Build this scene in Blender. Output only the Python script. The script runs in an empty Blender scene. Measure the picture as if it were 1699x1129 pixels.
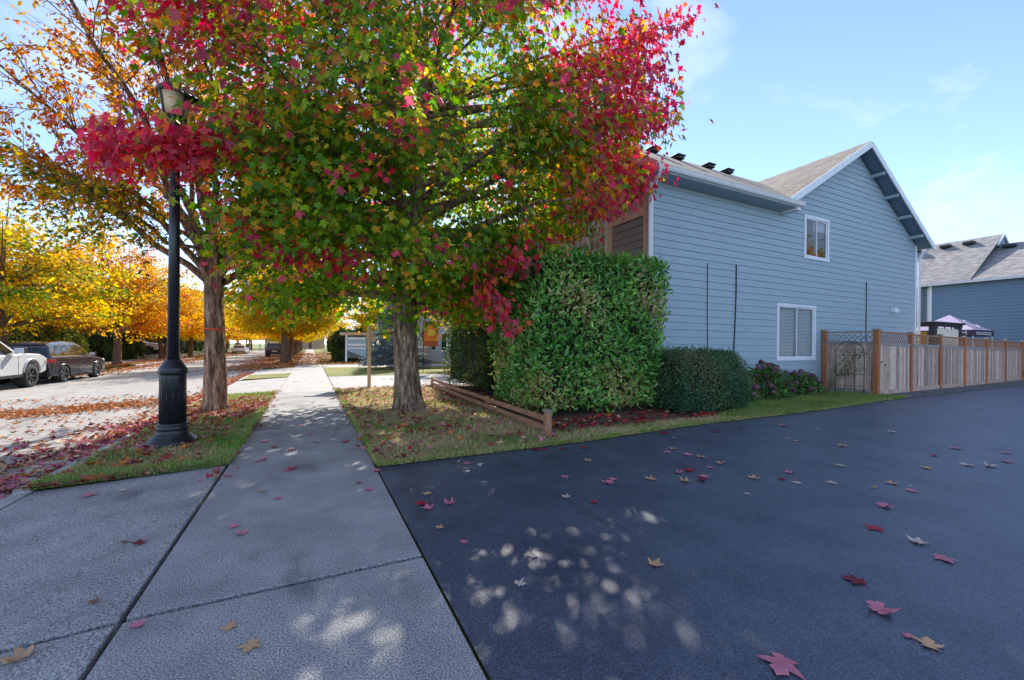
import bpy, bmesh, math, random
import numpy as np
from mathutils import Vector, Matrix

random.seed(11)
RNG = np.random.default_rng(11)
scene = bpy.context.scene
COL = scene.collection
PI = math.pi

# ------------------------------------------------------------------ camera
TH = math.radians(26.03)                       # yaw of the view to the right of the street axis (+Y)
SN, CS = math.sin(TH), math.cos(TH)
CAMH = 1.4
cam = bpy.data.cameras.new('camera')
cam.sensor_width = 36.0
cam.lens = 685.0 / 1699.0 * 36.0
cam.shift_y = 9.7 / 1699.0
cam.clip_start = 0.05
cam.clip_end = 3000
camo = bpy.data.objects.new('camera', cam)
COL.objects.link(camo)
camo.matrix_world = (Matrix.Translation((0, 0, CAMH)) @ Matrix.Rotation(-TH, 4, 'Z')
                     @ Matrix.Rotation(PI / 2, 4, 'X') @ Matrix.Rotation(math.atan(.0095), 4, 'Z'))
scene.camera = camo

# ------------------------------------------------------------------ sky and sun
SUN_AZ = math.radians(26.0)                    # from +Y towards +X
SUN_EL = math.radians(37.0)
world = bpy.data.worlds.new('World')
scene.world = world
world.use_nodes = True
wn, wl = world.node_tree.nodes, world.node_tree.links
wn.clear()
wout = wn.new('ShaderNodeOutputWorld')
wbg = wn.new('ShaderNodeBackground')
wbg.inputs['Strength'].default_value = 0.15
sky = wn.new('ShaderNodeTexSky')
sky.sky_type = 'NISHITA'
sky.sun_disc = False
sky.sun_elevation = SUN_EL
sky.sun_rotation = SUN_AZ
sky.air_density = 0.46
sky.dust_density = 0.0
sky.ozone_density = 0.6
# thin high cloud wisps over the physical sky
tc = wn.new('ShaderNodeTexCoord')
sep = wn.new('ShaderNodeSeparateXYZ')
wl.new(tc.outputs['Generated'], sep.inputs[0])
mp = wn.new('ShaderNodeMapping')
mp.inputs['Rotation'].default_value = (0.2, 0.5, 0.5)
mp.inputs['Scale'].default_value = (1.1, 2.6, 3.2)
wl.new(tc.outputs['Generated'], mp.inputs['Vector'])
n1 = wn.new('ShaderNodeTexNoise')
n1.inputs['Scale'].default_value = 1.5
n1.inputs['Detail'].default_value = 9
n1.inputs['Roughness'].default_value = 0.56
n1.inputs['Distortion'].default_value = 0.5
wl.new(mp.outputs[0], n1.inputs['Vector'])
rmp = wn.new('ShaderNodeValToRGB')
rmp.color_ramp.elements[0].position = 0.46
rmp.color_ramp.elements[0].color = (.03, .03, .03, 1)
rmp.color_ramp.elements[1].position = 0.82
rmp.color_ramp.elements[1].color = (.75, .75, .75, 1)
wl.new(n1.outputs['Fac'], rmp.inputs[0])
wmix = wn.new('ShaderNodeMixRGB')
wmix.blend_type = 'MIX'
wmix.inputs['Color2'].default_value = (3.5, 3.6, 3.8, 1)
wl.new(rmp.outputs[0], wmix.inputs['Fac'])
wl.new(sky.outputs[0], wmix.inputs['Color1'])
wl.new(wmix.outputs[0], wbg.inputs['Color'])
wl.new(wbg.outputs[0], wout.inputs[0])

sun = bpy.data.lights.new('sun', 'SUN')
sun.energy = 2.8
sun.angle = math.radians(0.53)
sun.color = (1.0, .93, .82)
suno = bpy.data.objects.new('sun', sun)
COL.objects.link(suno)
SUNV = Vector((math.sin(SUN_AZ) * math.cos(SUN_EL), math.cos(SUN_AZ) * math.cos(SUN_EL), math.sin(SUN_EL)))
suno.rotation_euler = (-SUNV).to_track_quat('-Z', 'Y').to_euler()
suno.location = SUNV * 60

scene.view_settings.view_transform = 'Standard'
scene.view_settings.look = 'None'
scene.view_settings.gamma = 1
scene.view_settings.use_curve_mapping = False
scene.view_settings.exposure = 1.58
scene.render.engine = 'CYCLES'
scene.cycles.use_denoising = True
scene.cycles.max_bounces = 10
scene.cycles.diffuse_bounces = 6
scene.cycles.transparent_max_bounces = 8
scene.cycles.transmission_bounces = 6

# ------------------------------------------------------------------ helpers: photo pixel -> place
def hz(x): return 571 + .0095 * (x - 515)
def ray(x, y):
    u = (x - 849.5) / 685.0
    return SN + u * CS, CS - u * SN, (hz(x) - y) / 685.0
def gp(x, y, z=0.0):
    r = ray(x, y); t = (z - CAMH) / r[2]
    return r[0] * t, r[1] * t

def zroad(X): return -.17 - (-X - 2.6) / 8.8 * .19
def zg(X, Y=0):
    """height of the finished ground"""
    if X >= -.83: return 0.0
    if X >= -2.45: return (X + .83) / 1.62 * .07
    if X >= -2.62: return -.07
    if X >= -11.4: return zroad(X)
    if X >= -13.3: return -.22
    if X >= -14.8: return -.2
    return min(.35, -.2 + (-14.8 - X) * .1)

# ------------------------------------------------------------------ helpers: meshes
class MB:
    def __init__(s): s.v = []; s.f = []
    def add(s, vs, fs):
        o = len(s.v); s.v += [tuple(v) for v in vs]; s.f += [tuple(i + o for i in f) for f in fs]
        return s
    def box(s, x0, x1, y0, y1, z0, z1):
        return s.add([(x0,y0,z0),(x1,y0,z0),(x1,y1,z0),(x0,y1,z0),(x0,y0,z1),(x1,y0,z1),(x1,y1,z1),(x0,y1,z1)],
                     [(0,3,2,1),(4,5,6,7),(0,1,5,4),(1,2,6,5),(2,3,7,6),(3,0,4,7)])
    def bar(s, a, b, w, t, up=(0,0,1)):
        """rectangular bar from a to b, w wide (across), t thick (along up)"""
        a, b = Vector(a), Vector(b); d = (b - a).normalized(); u = Vector(up)
        sd = d.cross(u)
        if sd.length < 1e-4: sd = d.cross(Vector((1, 0, 0)))
        sd.normalize(); u = sd.cross(d).normalized()
        vs = []
        for p in (a, b):
            for i, j in ((-1,-1),(1,-1),(1,1),(-1,1)): vs.append(p + sd * (i*w/2) + u * (j*t/2))
        return s.add(vs, [(3,2,1,0),(4,5,6,7),(0,1,5,4),(1,2,6,5),(2,3,7,6),(3,0,4,7)])
    def tube(s, pts, rad, n=8, cap=True):
        pts = [Vector(p) for p in pts]
        if not hasattr(rad, '__len__'): rad = [rad] * len(pts)
        o = len(s.v); ref = None
        for i, p in enumerate(pts):
            d = (pts[min(i+1, len(pts)-1)] - pts[max(i-1, 0)]).normalized()
            if ref is None:
                ref = Vector((1,0,0)) if abs(d.x) < .9 else Vector((0,1,0))
            a = (ref - d * ref.dot(d)).normalized(); b = d.cross(a); ref = a
            for k in range(n):
                t = 2*PI*k/n
                s.v.append(tuple(p + (a*math.cos(t) + b*math.sin(t)) * rad[i]))
        for i in range(len(pts)-1):
            for k in range(n):
                k2 = (k+1) % n
                s.f.append((o+i*n+k, o+i*n+k2, o+(i+1)*n+k2, o+(i+1)*n+k))
        if cap:
            s.f.append(tuple(o+k for k in reversed(range(n))))
            s.f.append(tuple(o+(len(pts)-1)*n+k for k in range(n)))
        return s
    def lathe(s, prof, c=(0,0,0), n=24, axis='z', cap=True):
        o = len(s.v)
        for r, h in prof:
            for k in range(n):
                t = 2*PI*k/n; a, b = r*math.cos(t), r*math.sin(t)
                s.v.append((c[0]+a, c[1]+b, c[2]+h) if axis == 'z' else (c[0]+h, c[1]+a, c[2]+b))
        for i in range(len(prof)-1):
            for k in range(n):
                k2 = (k+1) % n
                s.f.append((o+i*n+k, o+i*n+k2, o+(i+1)*n+k2, o+(i+1)*n+k))
        if cap:
            s.f.append(tuple(o+k for k in reversed(range(n))))
            s.f.append(tuple(o+(len(prof)-1)*n+k for k in range(n)))
        return s
    def prism(s, poly, lo, hi, axis='y'):
        """extrude a 2D polygon; axis y: poly is (x,z); axis x: poly is (y,z); axis z: poly is (x,y)"""
        n = len(poly)
        def P(p, t):
            return (p[0], t, p[1]) if axis == 'y' else (t, p[0], p[1]) if axis == 'x' else (p[0], p[1], t)
        vs = [P(p, lo) for p in poly] + [P(p, hi) for p in poly]
        fs = [tuple(range(n)), tuple(reversed(range(n, 2*n)))]
        for i in range(n):
            j = (i+1) % n; fs.append((i, i+n, j+n, j))
        return s.add(vs, fs)
    def mesh(s, name, mat, smooth=False, fix=True):
        me = bpy.data.meshes.new(name); me.from_pydata(s.v, [], s.f)
        if fix:
            bm = bmesh.new(); bm.from_mesh(me); bmesh.ops.recalc_face_normals(bm, faces=bm.faces); bm.to_mesh(me); bm.free()
        if smooth:
            for p in me.polygons: p.use_smooth = len(p.vertices) <= 4
        if mat: me.materials.append(mat)
        return me
    def build(s, name, mat, parent=None, smooth=False, **k):
        return obj(name, s.mesh(name, mat, smooth), parent, **k)

def obj(name, me, parent=None, loc=None, rz=None, label=None, cat=None, group=None, kind=None):
    o = bpy.data.objects.new(name, me); COL.objects.link(o)
    if parent: o.parent = parent
    if loc: o.location = loc
    if rz is not None: o.rotation_euler = (0, 0, rz)
    if label: o['label'] = label
    if cat: o['category'] = cat
    if group: o['group'] = group
    if kind: o['kind'] = kind
    return o
def thing(name, label, cat, loc=(0,0,0), rz=0, group=None):
    return obj(name, None, None, loc, rz, label, cat, group)
def copy_tree(o, parent=None):
    c = o.copy(); COL.objects.link(c); c.parent = parent
    for ch in list(o.children): copy_tree(ch, c)
    return c
def bevel(o, w, seg=1):
    m = o.modifiers.new('bevel', 'BEVEL'); m.width = w; m.segments = seg; m.limit_method = 'ANGLE'
    return o

def np_mesh(name, V, F, mat, col=None, smooth=False):
    """V (n,3), F (m,k) all faces with k corners"""
    V = np.ascontiguousarray(V, dtype=np.float32); F = np.ascontiguousarray(F, dtype=np.int32)
    me = bpy.data.meshes.new(name)
    m, k = F.shape
    me.vertices.add(len(V)); me.vertices.foreach_set('co', V.ravel())
    me.loops.add(m*k); me.loops.foreach_set('vertex_index', F.ravel())
    me.polygons.add(m); me.polygons.foreach_set('loop_start', np.arange(0, m*k, k, dtype=np.int32))
    if smooth: me.polygons.foreach_set('use_smooth', np.ones(m, dtype=bool))
    me.update(calc_edges=True)
    if col is not None:
        a = me.color_attributes.new('Col', 'FLOAT_COLOR', 'POINT')
        c = np.ones((len(V), 4), dtype=np.float32); c[:, :3] = col
        a.data.foreach_set('color', c.ravel())
    if mat: me.materials.append(mat)
    return me

def nrm(a): return a / np.maximum(np.linalg.norm(a, axis=1, keepdims=True), 1e-9)
def scatter(T, TF, pos, ax, nr, size, col):
    """one copy of template T (k,3) per position: local x across, y along ax, z along nr"""
    a = nrm(ax); n = nrm(nr - (nr*a).sum(1, keepdims=True)*a); b = np.cross(a, n)
    size = np.asarray(size)
    if size.ndim == 1: size = size[:, None]
    N, k = len(pos), len(T)
    V = (pos[:, None, :] + size[:, None, :] * (T[None, :, 0:1]*b[:, None, :] + T[None, :, 1:2]*a[:, None, :] + T[None, :, 2:3]*n[:, None, :]))
    F = (TF[None, :, :] + (np.arange(N)*k)[:, None, None]).reshape(-1, TF.shape[1])
    return V.reshape(-1, 3), F, np.repeat(col, k, axis=0)

# leaf templates (x across, y from stalk to tip)
_half = [(.07,-.05),(.36,.02),(.21,.19),(.42,.32),(.62,.60),(.36,.53),(.19,.50),(.25,.70),(.10,.82)]
_o = [(0,.02)] + _half + [(0,1.0)] + [(-x,y) for x,y in reversed(_half)]
MAPLE = np.array([(0,.34,.05)] + [(x,y,-.30*abs(x)-.12*y*y) for x,y in _o])
MAPLE_F = np.array([(0,i+1,(i+1) % len(_o)+1) for i in range(len(_o))])
_h2 = [(.33,.02),(.20,.20),(.60,.56),(.19,.52)]
_o2 = [(0,.0)] + _h2 + [(0,1.0)] + [(-x,y) for x,y in reversed(_h2)]
MAPLE_S = np.array([(0,.34,.05)] + [(x,y,-.30*abs(x)-.12*y*y) for x,y in _o2])
MAPLE_SF = np.array([(0,i+1,(i+1) % len(_o2)+1) for i in range(len(_o2))])
OVAL = np.array([(0,0,0),(.30,.38,-.05),(0,.42,.03),(-.30,.38,-.05),(0,1,-.10)])
OVAL_F = np.array([(0,1,2),(0,2,3),(1,4,2),(2,4,3)])
LANCE = np.array([(0,0,0),(.17,.30,-.03),(.17,.65,-.06),(0,.5,.04),(-.17,.30,-.03),(-.17,.65,-.06),(0,1,-.16)])
LANCE_F = np.array([(0,1,3),(1,2,3),(2,6,3),(0,3,4),(4,3,5),(5,3,6)])
BLADE = np.array([(-.07,0,0),(.07,0,0),(.03,.6,.08),(0,1,.3)])
BLADE_F = np.array([(0,1,2),(0,2,3)])

# ------------------------------------------------------------------ materials
def mat(name, col, rough=.7, var=.0, scale=8, bump=0, bscale=40, metal=0, spec=.5, col2=None, lo=.35, hi=.65, coord='Object', stretch=None, detail=6, coat=0, rand=False):
    m = bpy.data.materials.new(name); m.use_nodes = True
    N, L = m.node_tree.nodes, m.node_tree.links
    b = N['Principled BSDF']
    b.inputs['Roughness'].default_value = rough; b.inputs['Metallic'].default_value = metal
    b.inputs['Specular IOR Level'].default_value = spec
    if coat: b.inputs['Coat Weight'].default_value = coat; b.inputs['Coat Roughness'].default_value = .04
    b.inputs['Base Color'].default_value = (*col, 1)
    t = N.new('ShaderNodeTexCoord'); src = t.outputs[coord]
    if stretch:
        mpn = N.new('ShaderNodeMapping'); mpn.inputs['Scale'].default_value = stretch
        L.new(src, mpn.inputs['Vector']); src = mpn.outputs[0]
    if rand:
        oi = N.new('ShaderNodeObjectInfo'); ml = N.new('ShaderNodeVectorMath'); ml.operation = 'SCALE'; ml.inputs[0].default_value = (37, 53, 71); L.new(oi.outputs['Random'], ml.inputs['Scale'])
        ad = N.new('ShaderNodeVectorMath'); ad.operation = 'ADD'; L.new(src, ad.inputs[0]); L.new(ml.outputs[0], ad.inputs[1]); src = ad.outputs[0]
    if col2 is not None or var:
        n = N.new('ShaderNodeTexNoise'); n.inputs['Scale'].default_value = scale; n.inputs['Detail'].default_value = detail
        n.inputs['Roughness'].default_value = .62
        L.new(src, n.inputs['Vector'])
        r = N.new('ShaderNodeValToRGB')
        c2 = col2 if col2 is not None else tuple(min(1, c*(1+var)) for c in col)
        c1 = col if col2 is not None else tuple(c*(1-var) for c in col)
        r.color_ramp.elements[0].position = lo; r.color_ramp.elements[1].position = hi
        r.color_ramp.elements[0].color = (*c1, 1); r.color_ramp.elements[1].color = (*c2, 1)
        L.new(n.outputs['Fac'], r.inputs[0]); L.new(r.outputs[0], b.inputs['Base Color'])
    if bump:
        n = N.new('ShaderNodeTexNoise'); n.inputs['Scale'].default_value = bscale; n.inputs['Detail'].default_value = 5
        L.new(src, n.inputs['Vector'])
        bp = N.new('ShaderNodeBump'); bp.inputs['Strength'].default_value = bump; bp.inputs['Distance'].default_value = .02
        L.new(n.outputs['Fac'], bp.inputs['Height']); L.new(bp.outputs[0], b.inputs['Normal'])
    return m

def leafmat(name, trans=.42, rough=.45, gain=1.35, spec=.35):
    """leaf: colour from the mesh, light passes through the blade"""
    m = bpy.data.materials.new(name); m.use_nodes = True
    N, L = m.node_tree.nodes, m.node_tree.links
    b = N['Principled BSDF']; b.inputs['Roughness'].default_value = rough; b.inputs['Specular IOR Level'].default_value = spec
    a = N.new('ShaderNodeAttribute'); a.attribute_name = 'Col'
    tr = N.new('ShaderNodeBsdfTranslucent'); mx = N.new('ShaderNodeMixShader'); mx.inputs[0].default_value = trans
    g = N.new('ShaderNodeHueSaturation'); g.inputs['Saturation'].default_value = 1.12; g.inputs['Value'].default_value = gain
    L.new(a.outputs['Color'], b.inputs['Base Color']); L.new(a.outputs['Color'], g.inputs['Color']); L.new(g.outputs[0], tr.inputs[0])
    L.new(b.outputs[0], mx.inputs[1]); L.new(tr.outputs[0], mx.inputs[2])
    L.new(mx.outputs[0], N['Material Output'].inputs[0])
    return m

def bark(name, c1, c2, s=1.0):
    m = mat(name, c1, .9, col2=c2, scale=6*s, stretch=(2.6, 2.6, .55), lo=.38, hi=.62)
    N, L = m.node_tree.nodes, m.node_tree.links; b = N['Principled BSDF']
    t = N.new('ShaderNodeTexCoord'); mpn = N.new('ShaderNodeMapping'); mpn.inputs['Scale'].default_value = (3, 3, .6)
    L.new(t.outputs['Object'], mpn.inputs['Vector'])
    v = N.new('ShaderNodeTexVoronoi'); v.feature = 'DISTANCE_TO_EDGE'; v.inputs['Scale'].default_value = 7*s
    n = N.new('ShaderNodeTexNoise'); n.inputs['Scale'].default_value = 5; n.inputs['Detail'].default_value = 4
    L.new(mpn.outputs[0], n.inputs['Vector'])
    mx = N.new('ShaderNodeMixRGB'); mx.inputs[0].default_value = .35
    L.new(mpn.outputs[0], mx.inputs[1]); L.new(n.outputs['Color'], mx.inputs[2]); L.new(mx.outputs[0], v.inputs['Vector'])
    bp = N.new('ShaderNodeBump'); bp.inputs['Strength'].default_value = .9; bp.inputs['Distance'].default_value = .05
    r = N.new('ShaderNodeValToRGB'); r.color_ramp.elements[1].position = .18
    L.new(v.outputs['Distance'], r.inputs[0]); L.new(r.outputs[0], bp.inputs['Height']); L.new(bp.outputs[0], b.inputs['Normal'])
    return m

def concrete(name, c1, c2, speck=.5):
    m = mat(name, c1, .85, col2=c2, scale=1.6, coord='Object', detail=8, lo=.3, hi=.7)
    N, L = m.node_tree.nodes, m.node_tree.links; b = N['Principled BSDF']
    src = b.inputs['Base Color'].links[0].from_socket
    t = N.new('ShaderNodeTexCoord')
    n = N.new('ShaderNodeTexNoise'); n.inputs['Scale'].default_value = 120; n.inputs['Detail'].default_value = 2; n.inputs['Roughness'].default_value = .6
    L.new(t.outputs['Object'], n.inputs['Vector'])
    r = N.new('ShaderNodeValToRGB'); r.color_ramp.elements[0].position = .36; r.color_ramp.elements[1].position = .66
    k = 1 - speck
    r.color_ramp.elements[0].color = (k, k, k, 1); r.color_ramp.elements[1].color = (1.55, 1.55, 1.55, 1)
    L.new(n.outputs['Fac'], r.inputs[0])
    mx = N.new('ShaderNodeMixRGB'); mx.blend_type = 'MULTIPLY'; mx.inputs[0].default_value = 1
    L.new(src, mx.inputs[1]); L.new(r.outputs[0], mx.inputs[2])
    # dark tyre and oil stains
    n3 = N.new('ShaderNodeTexNoise'); n3.inputs['Scale'].default_value = 2.3; n3.inputs['Detail'].default_value = 7
    mp3 = N.new('ShaderNodeMapping'); mp3.inputs['Scale'].default_value = (1, .45, 1); mp3.inputs['Rotation'].default_value = (0, 0, .9)
    L.new(t.outputs['Object'], mp3.inputs['Vector']); L.new(mp3.outputs[0], n3.inputs['Vector'])
    r3 = N.new('ShaderNodeValToRGB'); r3.color_ramp.elements[0].position = .60; r3.color_ramp.elements[1].position = .74
    r3.color_ramp.elements[0].color = (1, 1, 1, 1); r3.color_ramp.elements[1].color = (.5, .5, .5, 1)
    L.new(n3.outputs['Fac'], r3.inputs[0])
    m2 = N.new('ShaderNodeMixRGB'); m2.blend_type = 'MULTIPLY'; m2.inputs[0].default_value = 1
    L.new(mx.outputs[0], m2.inputs[1]); L.new(r3.outputs[0], m2.inputs[2]); L.new(m2.outputs[0], b.inputs['Base Color'])
    bp = N.new('ShaderNodeBump'); bp.inputs['Strength'].default_value = .3; bp.inputs['Distance'].default_value = .005
    L.new(n.outputs['Fac'], bp.inputs['Height']); L.new(bp.outputs[0], b.inputs['Normal'])
    return m

M = {}
M['concrete'] = concrete('concrete_paving', (.25,.25,.255), (.44,.435,.43), .7)
M['concrete_light'] = concrete('concrete_light', (.31,.295,.28), (.41,.39,.365), .3)
M['joint'] = mat('joint_dirt', (.03,.026,.02), .95, var=.5, scale=30)
M['asphalt'] = concrete('fresh_asphalt', (.040,.056,.092), (.092,.114,.160), .62)
M['asphalt'].node_tree.nodes['Principled BSDF'].inputs['Roughness'].default_value = .46
M['road'] = concrete('worn_asphalt', (.25,.235,.22), (.36,.34,.315), .3)
M['soil'] = mat('bark_mulch', (.09,.052,.03), .95, col2=(.19,.115,.07), scale=25, bump=.8, bscale=60)
M['turf'] = mat('turf', (.15,.17,.05), .95, col2=(.40,.31,.16), scale=1.2, bump=.6, bscale=80)
M['far_turf'] = mat('far_turf', (.10,.16,.02), .95, col2=(.26,.22,.05), scale=.6, bump=.5, bscale=20)
M['grass'] = leafmat('grass_blade', .3, .6)
M['leaf'] = leafmat('maple_leaf', .55, .42, 1.75)
M['leaf_far'] = leafmat('autumn_leaf', .55, .6, 1.6, .12)
M['laurel'] = leafmat('laurel_leaf', .22, .28, 1.3, .6)
M['bush'] = leafmat('bush_leaf', .28, .5, 1.3, .3)
M['needle'] = leafmat('needle', .15, .6, 1.2, .2)
M['litter'] = leafmat('fallen_leaf', .1, .6, 1.1, .3)
M['bark'] = bark('maple_bark', (.12,.07,.04), (.60,.42,.28))
M['bark_l'] = bark('rough_bark', (.12,.062,.035), (.58,.34,.21), .8)
M['bark_far'] = mat('far_bark', (.10,.06,.04), .95, col2=(.24,.15,.10), scale=5, stretch=(3,3,.7), bump=.6, bscale=12)
M['twig'] = mat('twig', (.16,.11,.08), .9, var=.4, scale=9)
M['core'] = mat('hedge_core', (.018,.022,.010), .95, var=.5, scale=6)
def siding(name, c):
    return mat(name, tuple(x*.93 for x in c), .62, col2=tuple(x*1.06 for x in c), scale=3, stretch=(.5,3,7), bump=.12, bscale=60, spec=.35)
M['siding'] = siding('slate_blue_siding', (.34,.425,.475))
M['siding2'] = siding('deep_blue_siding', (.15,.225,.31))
M['siding3'] = siding('mauve_siding', (.32,.27,.31))
M['cladding'] = siding('pink_beige_cladding', (.70,.53,.49))
M['rake'] = mat('salmon_trim', (.78,.52,.44), .6, var=.08, scale=6)
M['white'] = mat('white_paint', (.74,.75,.78), .5, var=.05, scale=5)
M['gutter'] = mat('gutter_metal', (.66,.66,.64), .4, var=.06, scale=5)
M['beige_wall'] = siding('beige_siding', (.52,.48,.42))
M['grey_wall'] = siding('grey_siding', (.42,.43,.46))
M['dark_in'] = mat('room_dark', (.02,.022,.026), .9)
M['black'] = mat('black_plastic', (.012,.012,.014), .45)
M['lamp_black'] = mat('lamp_post_paint', (.018,.020,.024), .32, var=.3, scale=14, bump=.05, bscale=50)
M['lamp_lens'] = mat('lamp_diffuser', (.78,.60,.36), .35)
def glass(name, tint=(.03,.04,.045), rough=.03):
    m = bpy.data.materials.new(name); m.use_nodes = True
    N, L = m.node_tree.nodes, m.node_tree.links; b = N['Principled BSDF']
    tr = N.new('ShaderNodeBsdfTransparent'); tr.inputs[0].default_value = (.88,.90,.90,1)
    gl = N.new('ShaderNodeBsdfGlossy'); gl.inputs['Roughness'].default_value = rough
    fr = N.new('ShaderNodeFresnel'); fr.inputs['IOR'].default_value = 1.9
    ge = N.new('ShaderNodeNewGeometry'); iv = N.new('ShaderNodeMath'); iv.operation = 'SUBTRACT'; iv.inputs[0].default_value = 1; L.new(ge.outputs['Backfacing'], iv.inputs[1])
    mu = N.new('ShaderNodeMath'); mu.operation = 'MULTIPLY'; L.new(fr.outputs[0], mu.inputs[0]); L.new(iv.outputs[0], mu.inputs[1])
    mx = N.new('ShaderNodeMixShader'); L.new(mu.outputs[0], mx.inputs[0]); L.new(tr.outputs[0], mx.inputs[1]); L.new(gl.outputs[0], mx.inputs[2])
    L.new(mx.outputs[0], N['Material Output'].inputs[0]); return m
M['glass'] = glass('window_glass')
M['car_glass'] = mat('car_glass', (.012,.016,.018), .04, spec=.9)
M['blind'] = mat('blind_slat', (.80,.80,.79), .6)
def shingle(name, c1, c2, ang=0):
    m = mat(name, c1, .95, col2=c2, scale=3.5, detail=9, lo=.3, hi=.7)
    N, L = m.node_tree.nodes, m.node_tree.links; b = N['Principled BSDF']
    src = b.inputs['Base Color'].links[0].from_socket
    uv = N.new('ShaderNodeTexCoord')
    br = N.new('ShaderNodeTexBrick'); br.inputs['Scale'].default_value = 1; br.inputs['Brick Width'].default_value = .33; br.inputs['Row Height'].default_value = .145
    br.inputs['Mortar Size'].default_value = .012; br.inputs['Color1'].default_value = (.72,.72,.72,1); br.inputs['Color2'].default_value = (1.25,1.22,1.18,1); br.inputs['Mortar'].default_value = (.35,.35,.35,1)
    L.new(uv.outputs['UV'], br.inputs['Vector'])
    mx = N.new('ShaderNodeMixRGB'); mx.blend_type = 'MULTIPLY'; mx.inputs[0].default_value = 1
    L.new(src, mx.inputs[1]); L.new(br.outputs['Color'], mx.inputs[2]); L.new(mx.outputs[0], b.inputs['Base Color'])
    bp = N.new('ShaderNodeBump'); bp.inputs['Strength'].default_value = .6; bp.inputs['Distance'].default_value = .02
    L.new(br.outputs['Fac'], bp.inputs['Height']); bp.invert = True; L.new(bp.outputs[0], b.inputs['Normal'])
    return m
M['shingle'] = shingle('grey_brown_shingle', (.15,.13,.112), (.31,.275,.24))
M['shingle2'] = shingle('grey_shingle', (.24,.23,.235), (.38,.36,.36))
M['shingle_far'] = mat('far_shingle', (.36,.31,.28), .9, var=.2, scale=6)
M['cedar'] = mat('cedar_post', (.34,.115,.04), .75, col2=(.50,.19,.075), scale=5, stretch=(4,4,.6), bump=.2, bscale=20)
M['board'] = mat('weathered_board', (.27,.16,.115), .9, col2=(.66,.47,.37), scale=6, stretch=(5,5,.7), bump=.3, bscale=20, lo=.3, hi=.62, rand=True)
M['grey_wood'] = mat('grey_weathered_wood', (.22,.185,.165), .9, col2=(.40,.35,.32), scale=8, stretch=(1,1,1), bump=.2)
M['rail_wood'] = mat('red_brown_rail', (.28,.125,.065), .8, col2=(.46,.235,.13), scale=6, stretch=(3,.7,3), bump=.2)
M['sign_wood'] = mat('pale_sign_post', (.60,.42,.26), .7, var=.12, scale=6)
M['gravel'] = mat('gravel', (.07,.075,.085), .95, col2=(.19,.19,.20), scale=60, bump=.8, bscale=90)
M['stone'] = mat('gravel_stone', (.08,.085,.095), .9, col2=(.26,.26,.27), scale=9, lo=.2, hi=.8)
M['band'] = mat('orange_tape', (.85,.10,.02), .6)
M['iron'] = mat('wrought_iron', (.02,.018,.018), .7)
M['steel_cover'] = mat('cast_cover', (.20,.19,.18), .7, var=.3, scale=60, bump=.5, bscale=70)

# ================================================================== the ground
def sheet(name, poly, z, m, kind='structure', parent=None, zf=None):
    bm = bmesh.new()
    bm.faces.new([bm.verts.new((p[0], p[1], (zf(p[0]) if zf else z))) for p in poly])
    bmesh.ops.recalc_face_normals(bm, faces=bm.faces)
    for f in bm.faces:
        if f.normal.z < 0: f.normal_flip()
    me = bpy.data.meshes.new(name); bm.to_mesh(me); bm.free(); me.materials.append(m)
    return obj(name, me, parent, kind=kind)

# one terrain sheet out to the horizon, following the cross fall of the street
xs = [-1500, -60, -30, -20, -14.8, -13.3, -11.5, -11.35, -2.66, -2.5, -.9, 60, 200, 1500]
zs = [.28, .28, .28, .28, -.27, -.28, -.29, -.47, -.30, -.16, -.06, -.06, -.06, -.06]
ys = [-400, -40, 0, 20, 40, 80, 160, 400, 1500]
V = []; F = []
for j, y in enumerate(ys):
    for i, x in enumerate(xs): V.append((x, y, zs[i]))
nx = len(xs)
for j in range(len(ys)-1):
    for i in range(nx-1): F.append((j*nx+i, j*nx+i+1, (j+1)*nx+i+1, (j+1)*nx+i))
g = MB(); g.v = V; g.f = F
g.build('ground', M['far_turf'], kind='structure')

# street
r = MB()
ry = [-60, -20, 0, 10, 20, 30, 50, 80, 120, 200, 400]
for a, b in zip(ry[:-1], ry[1:]):
    for x0, x1 in ((-11.4, -7), (-7, -3.0)):
        r.add([(x0,a,zroad(x0)),(x1,a,zroad(x1)),(x1,b,zroad(x1)),(x0,b,zroad(x0))], [(0,1,2,3)])
r.build('road', M['road'], kind='structure')

# kerbs and gutters (near side dips at the three driveway aprons)
def kerb(name, x0, x1, y0, y1, zt, zb):
    o = MB().box(x0, x1, y0, y1, zb, zt).build(name, M['concrete_light'], kind='structure'); bevel(o, .02, 2); return o
def gutter_run(y0, y1):
    b = MB(); z0, z1 = zroad(-3.0)+.004, zroad(-2.6)+.02
    b.add([(-3.02,y0,z0),(-2.6,y0,z1),(-2.6,y1,z1),(-3.02,y1,z0)], [(0,1,2,3)])
    return b
gb = MB()
for a in range(-12, 120, 3):
    t = gutter_run(a+.006, a+2.994); gb.add(t.v, t.f)
gb.build('gutter', M['concrete_light'], kind='structure')
for y0, y1 in ((5.72, 13.75), (19.6, 22.3), (27.6, 75), (81, 120)):
    kerb('kerb', -2.6, -2.45, y0, y1, -.065, -.3)
for y0, y1 in ((-20, 33), (39, 56), (62, 120)):
    kerb('kerb', -11.55, -11.4, y0, y1, -.225, -.5)

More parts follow.
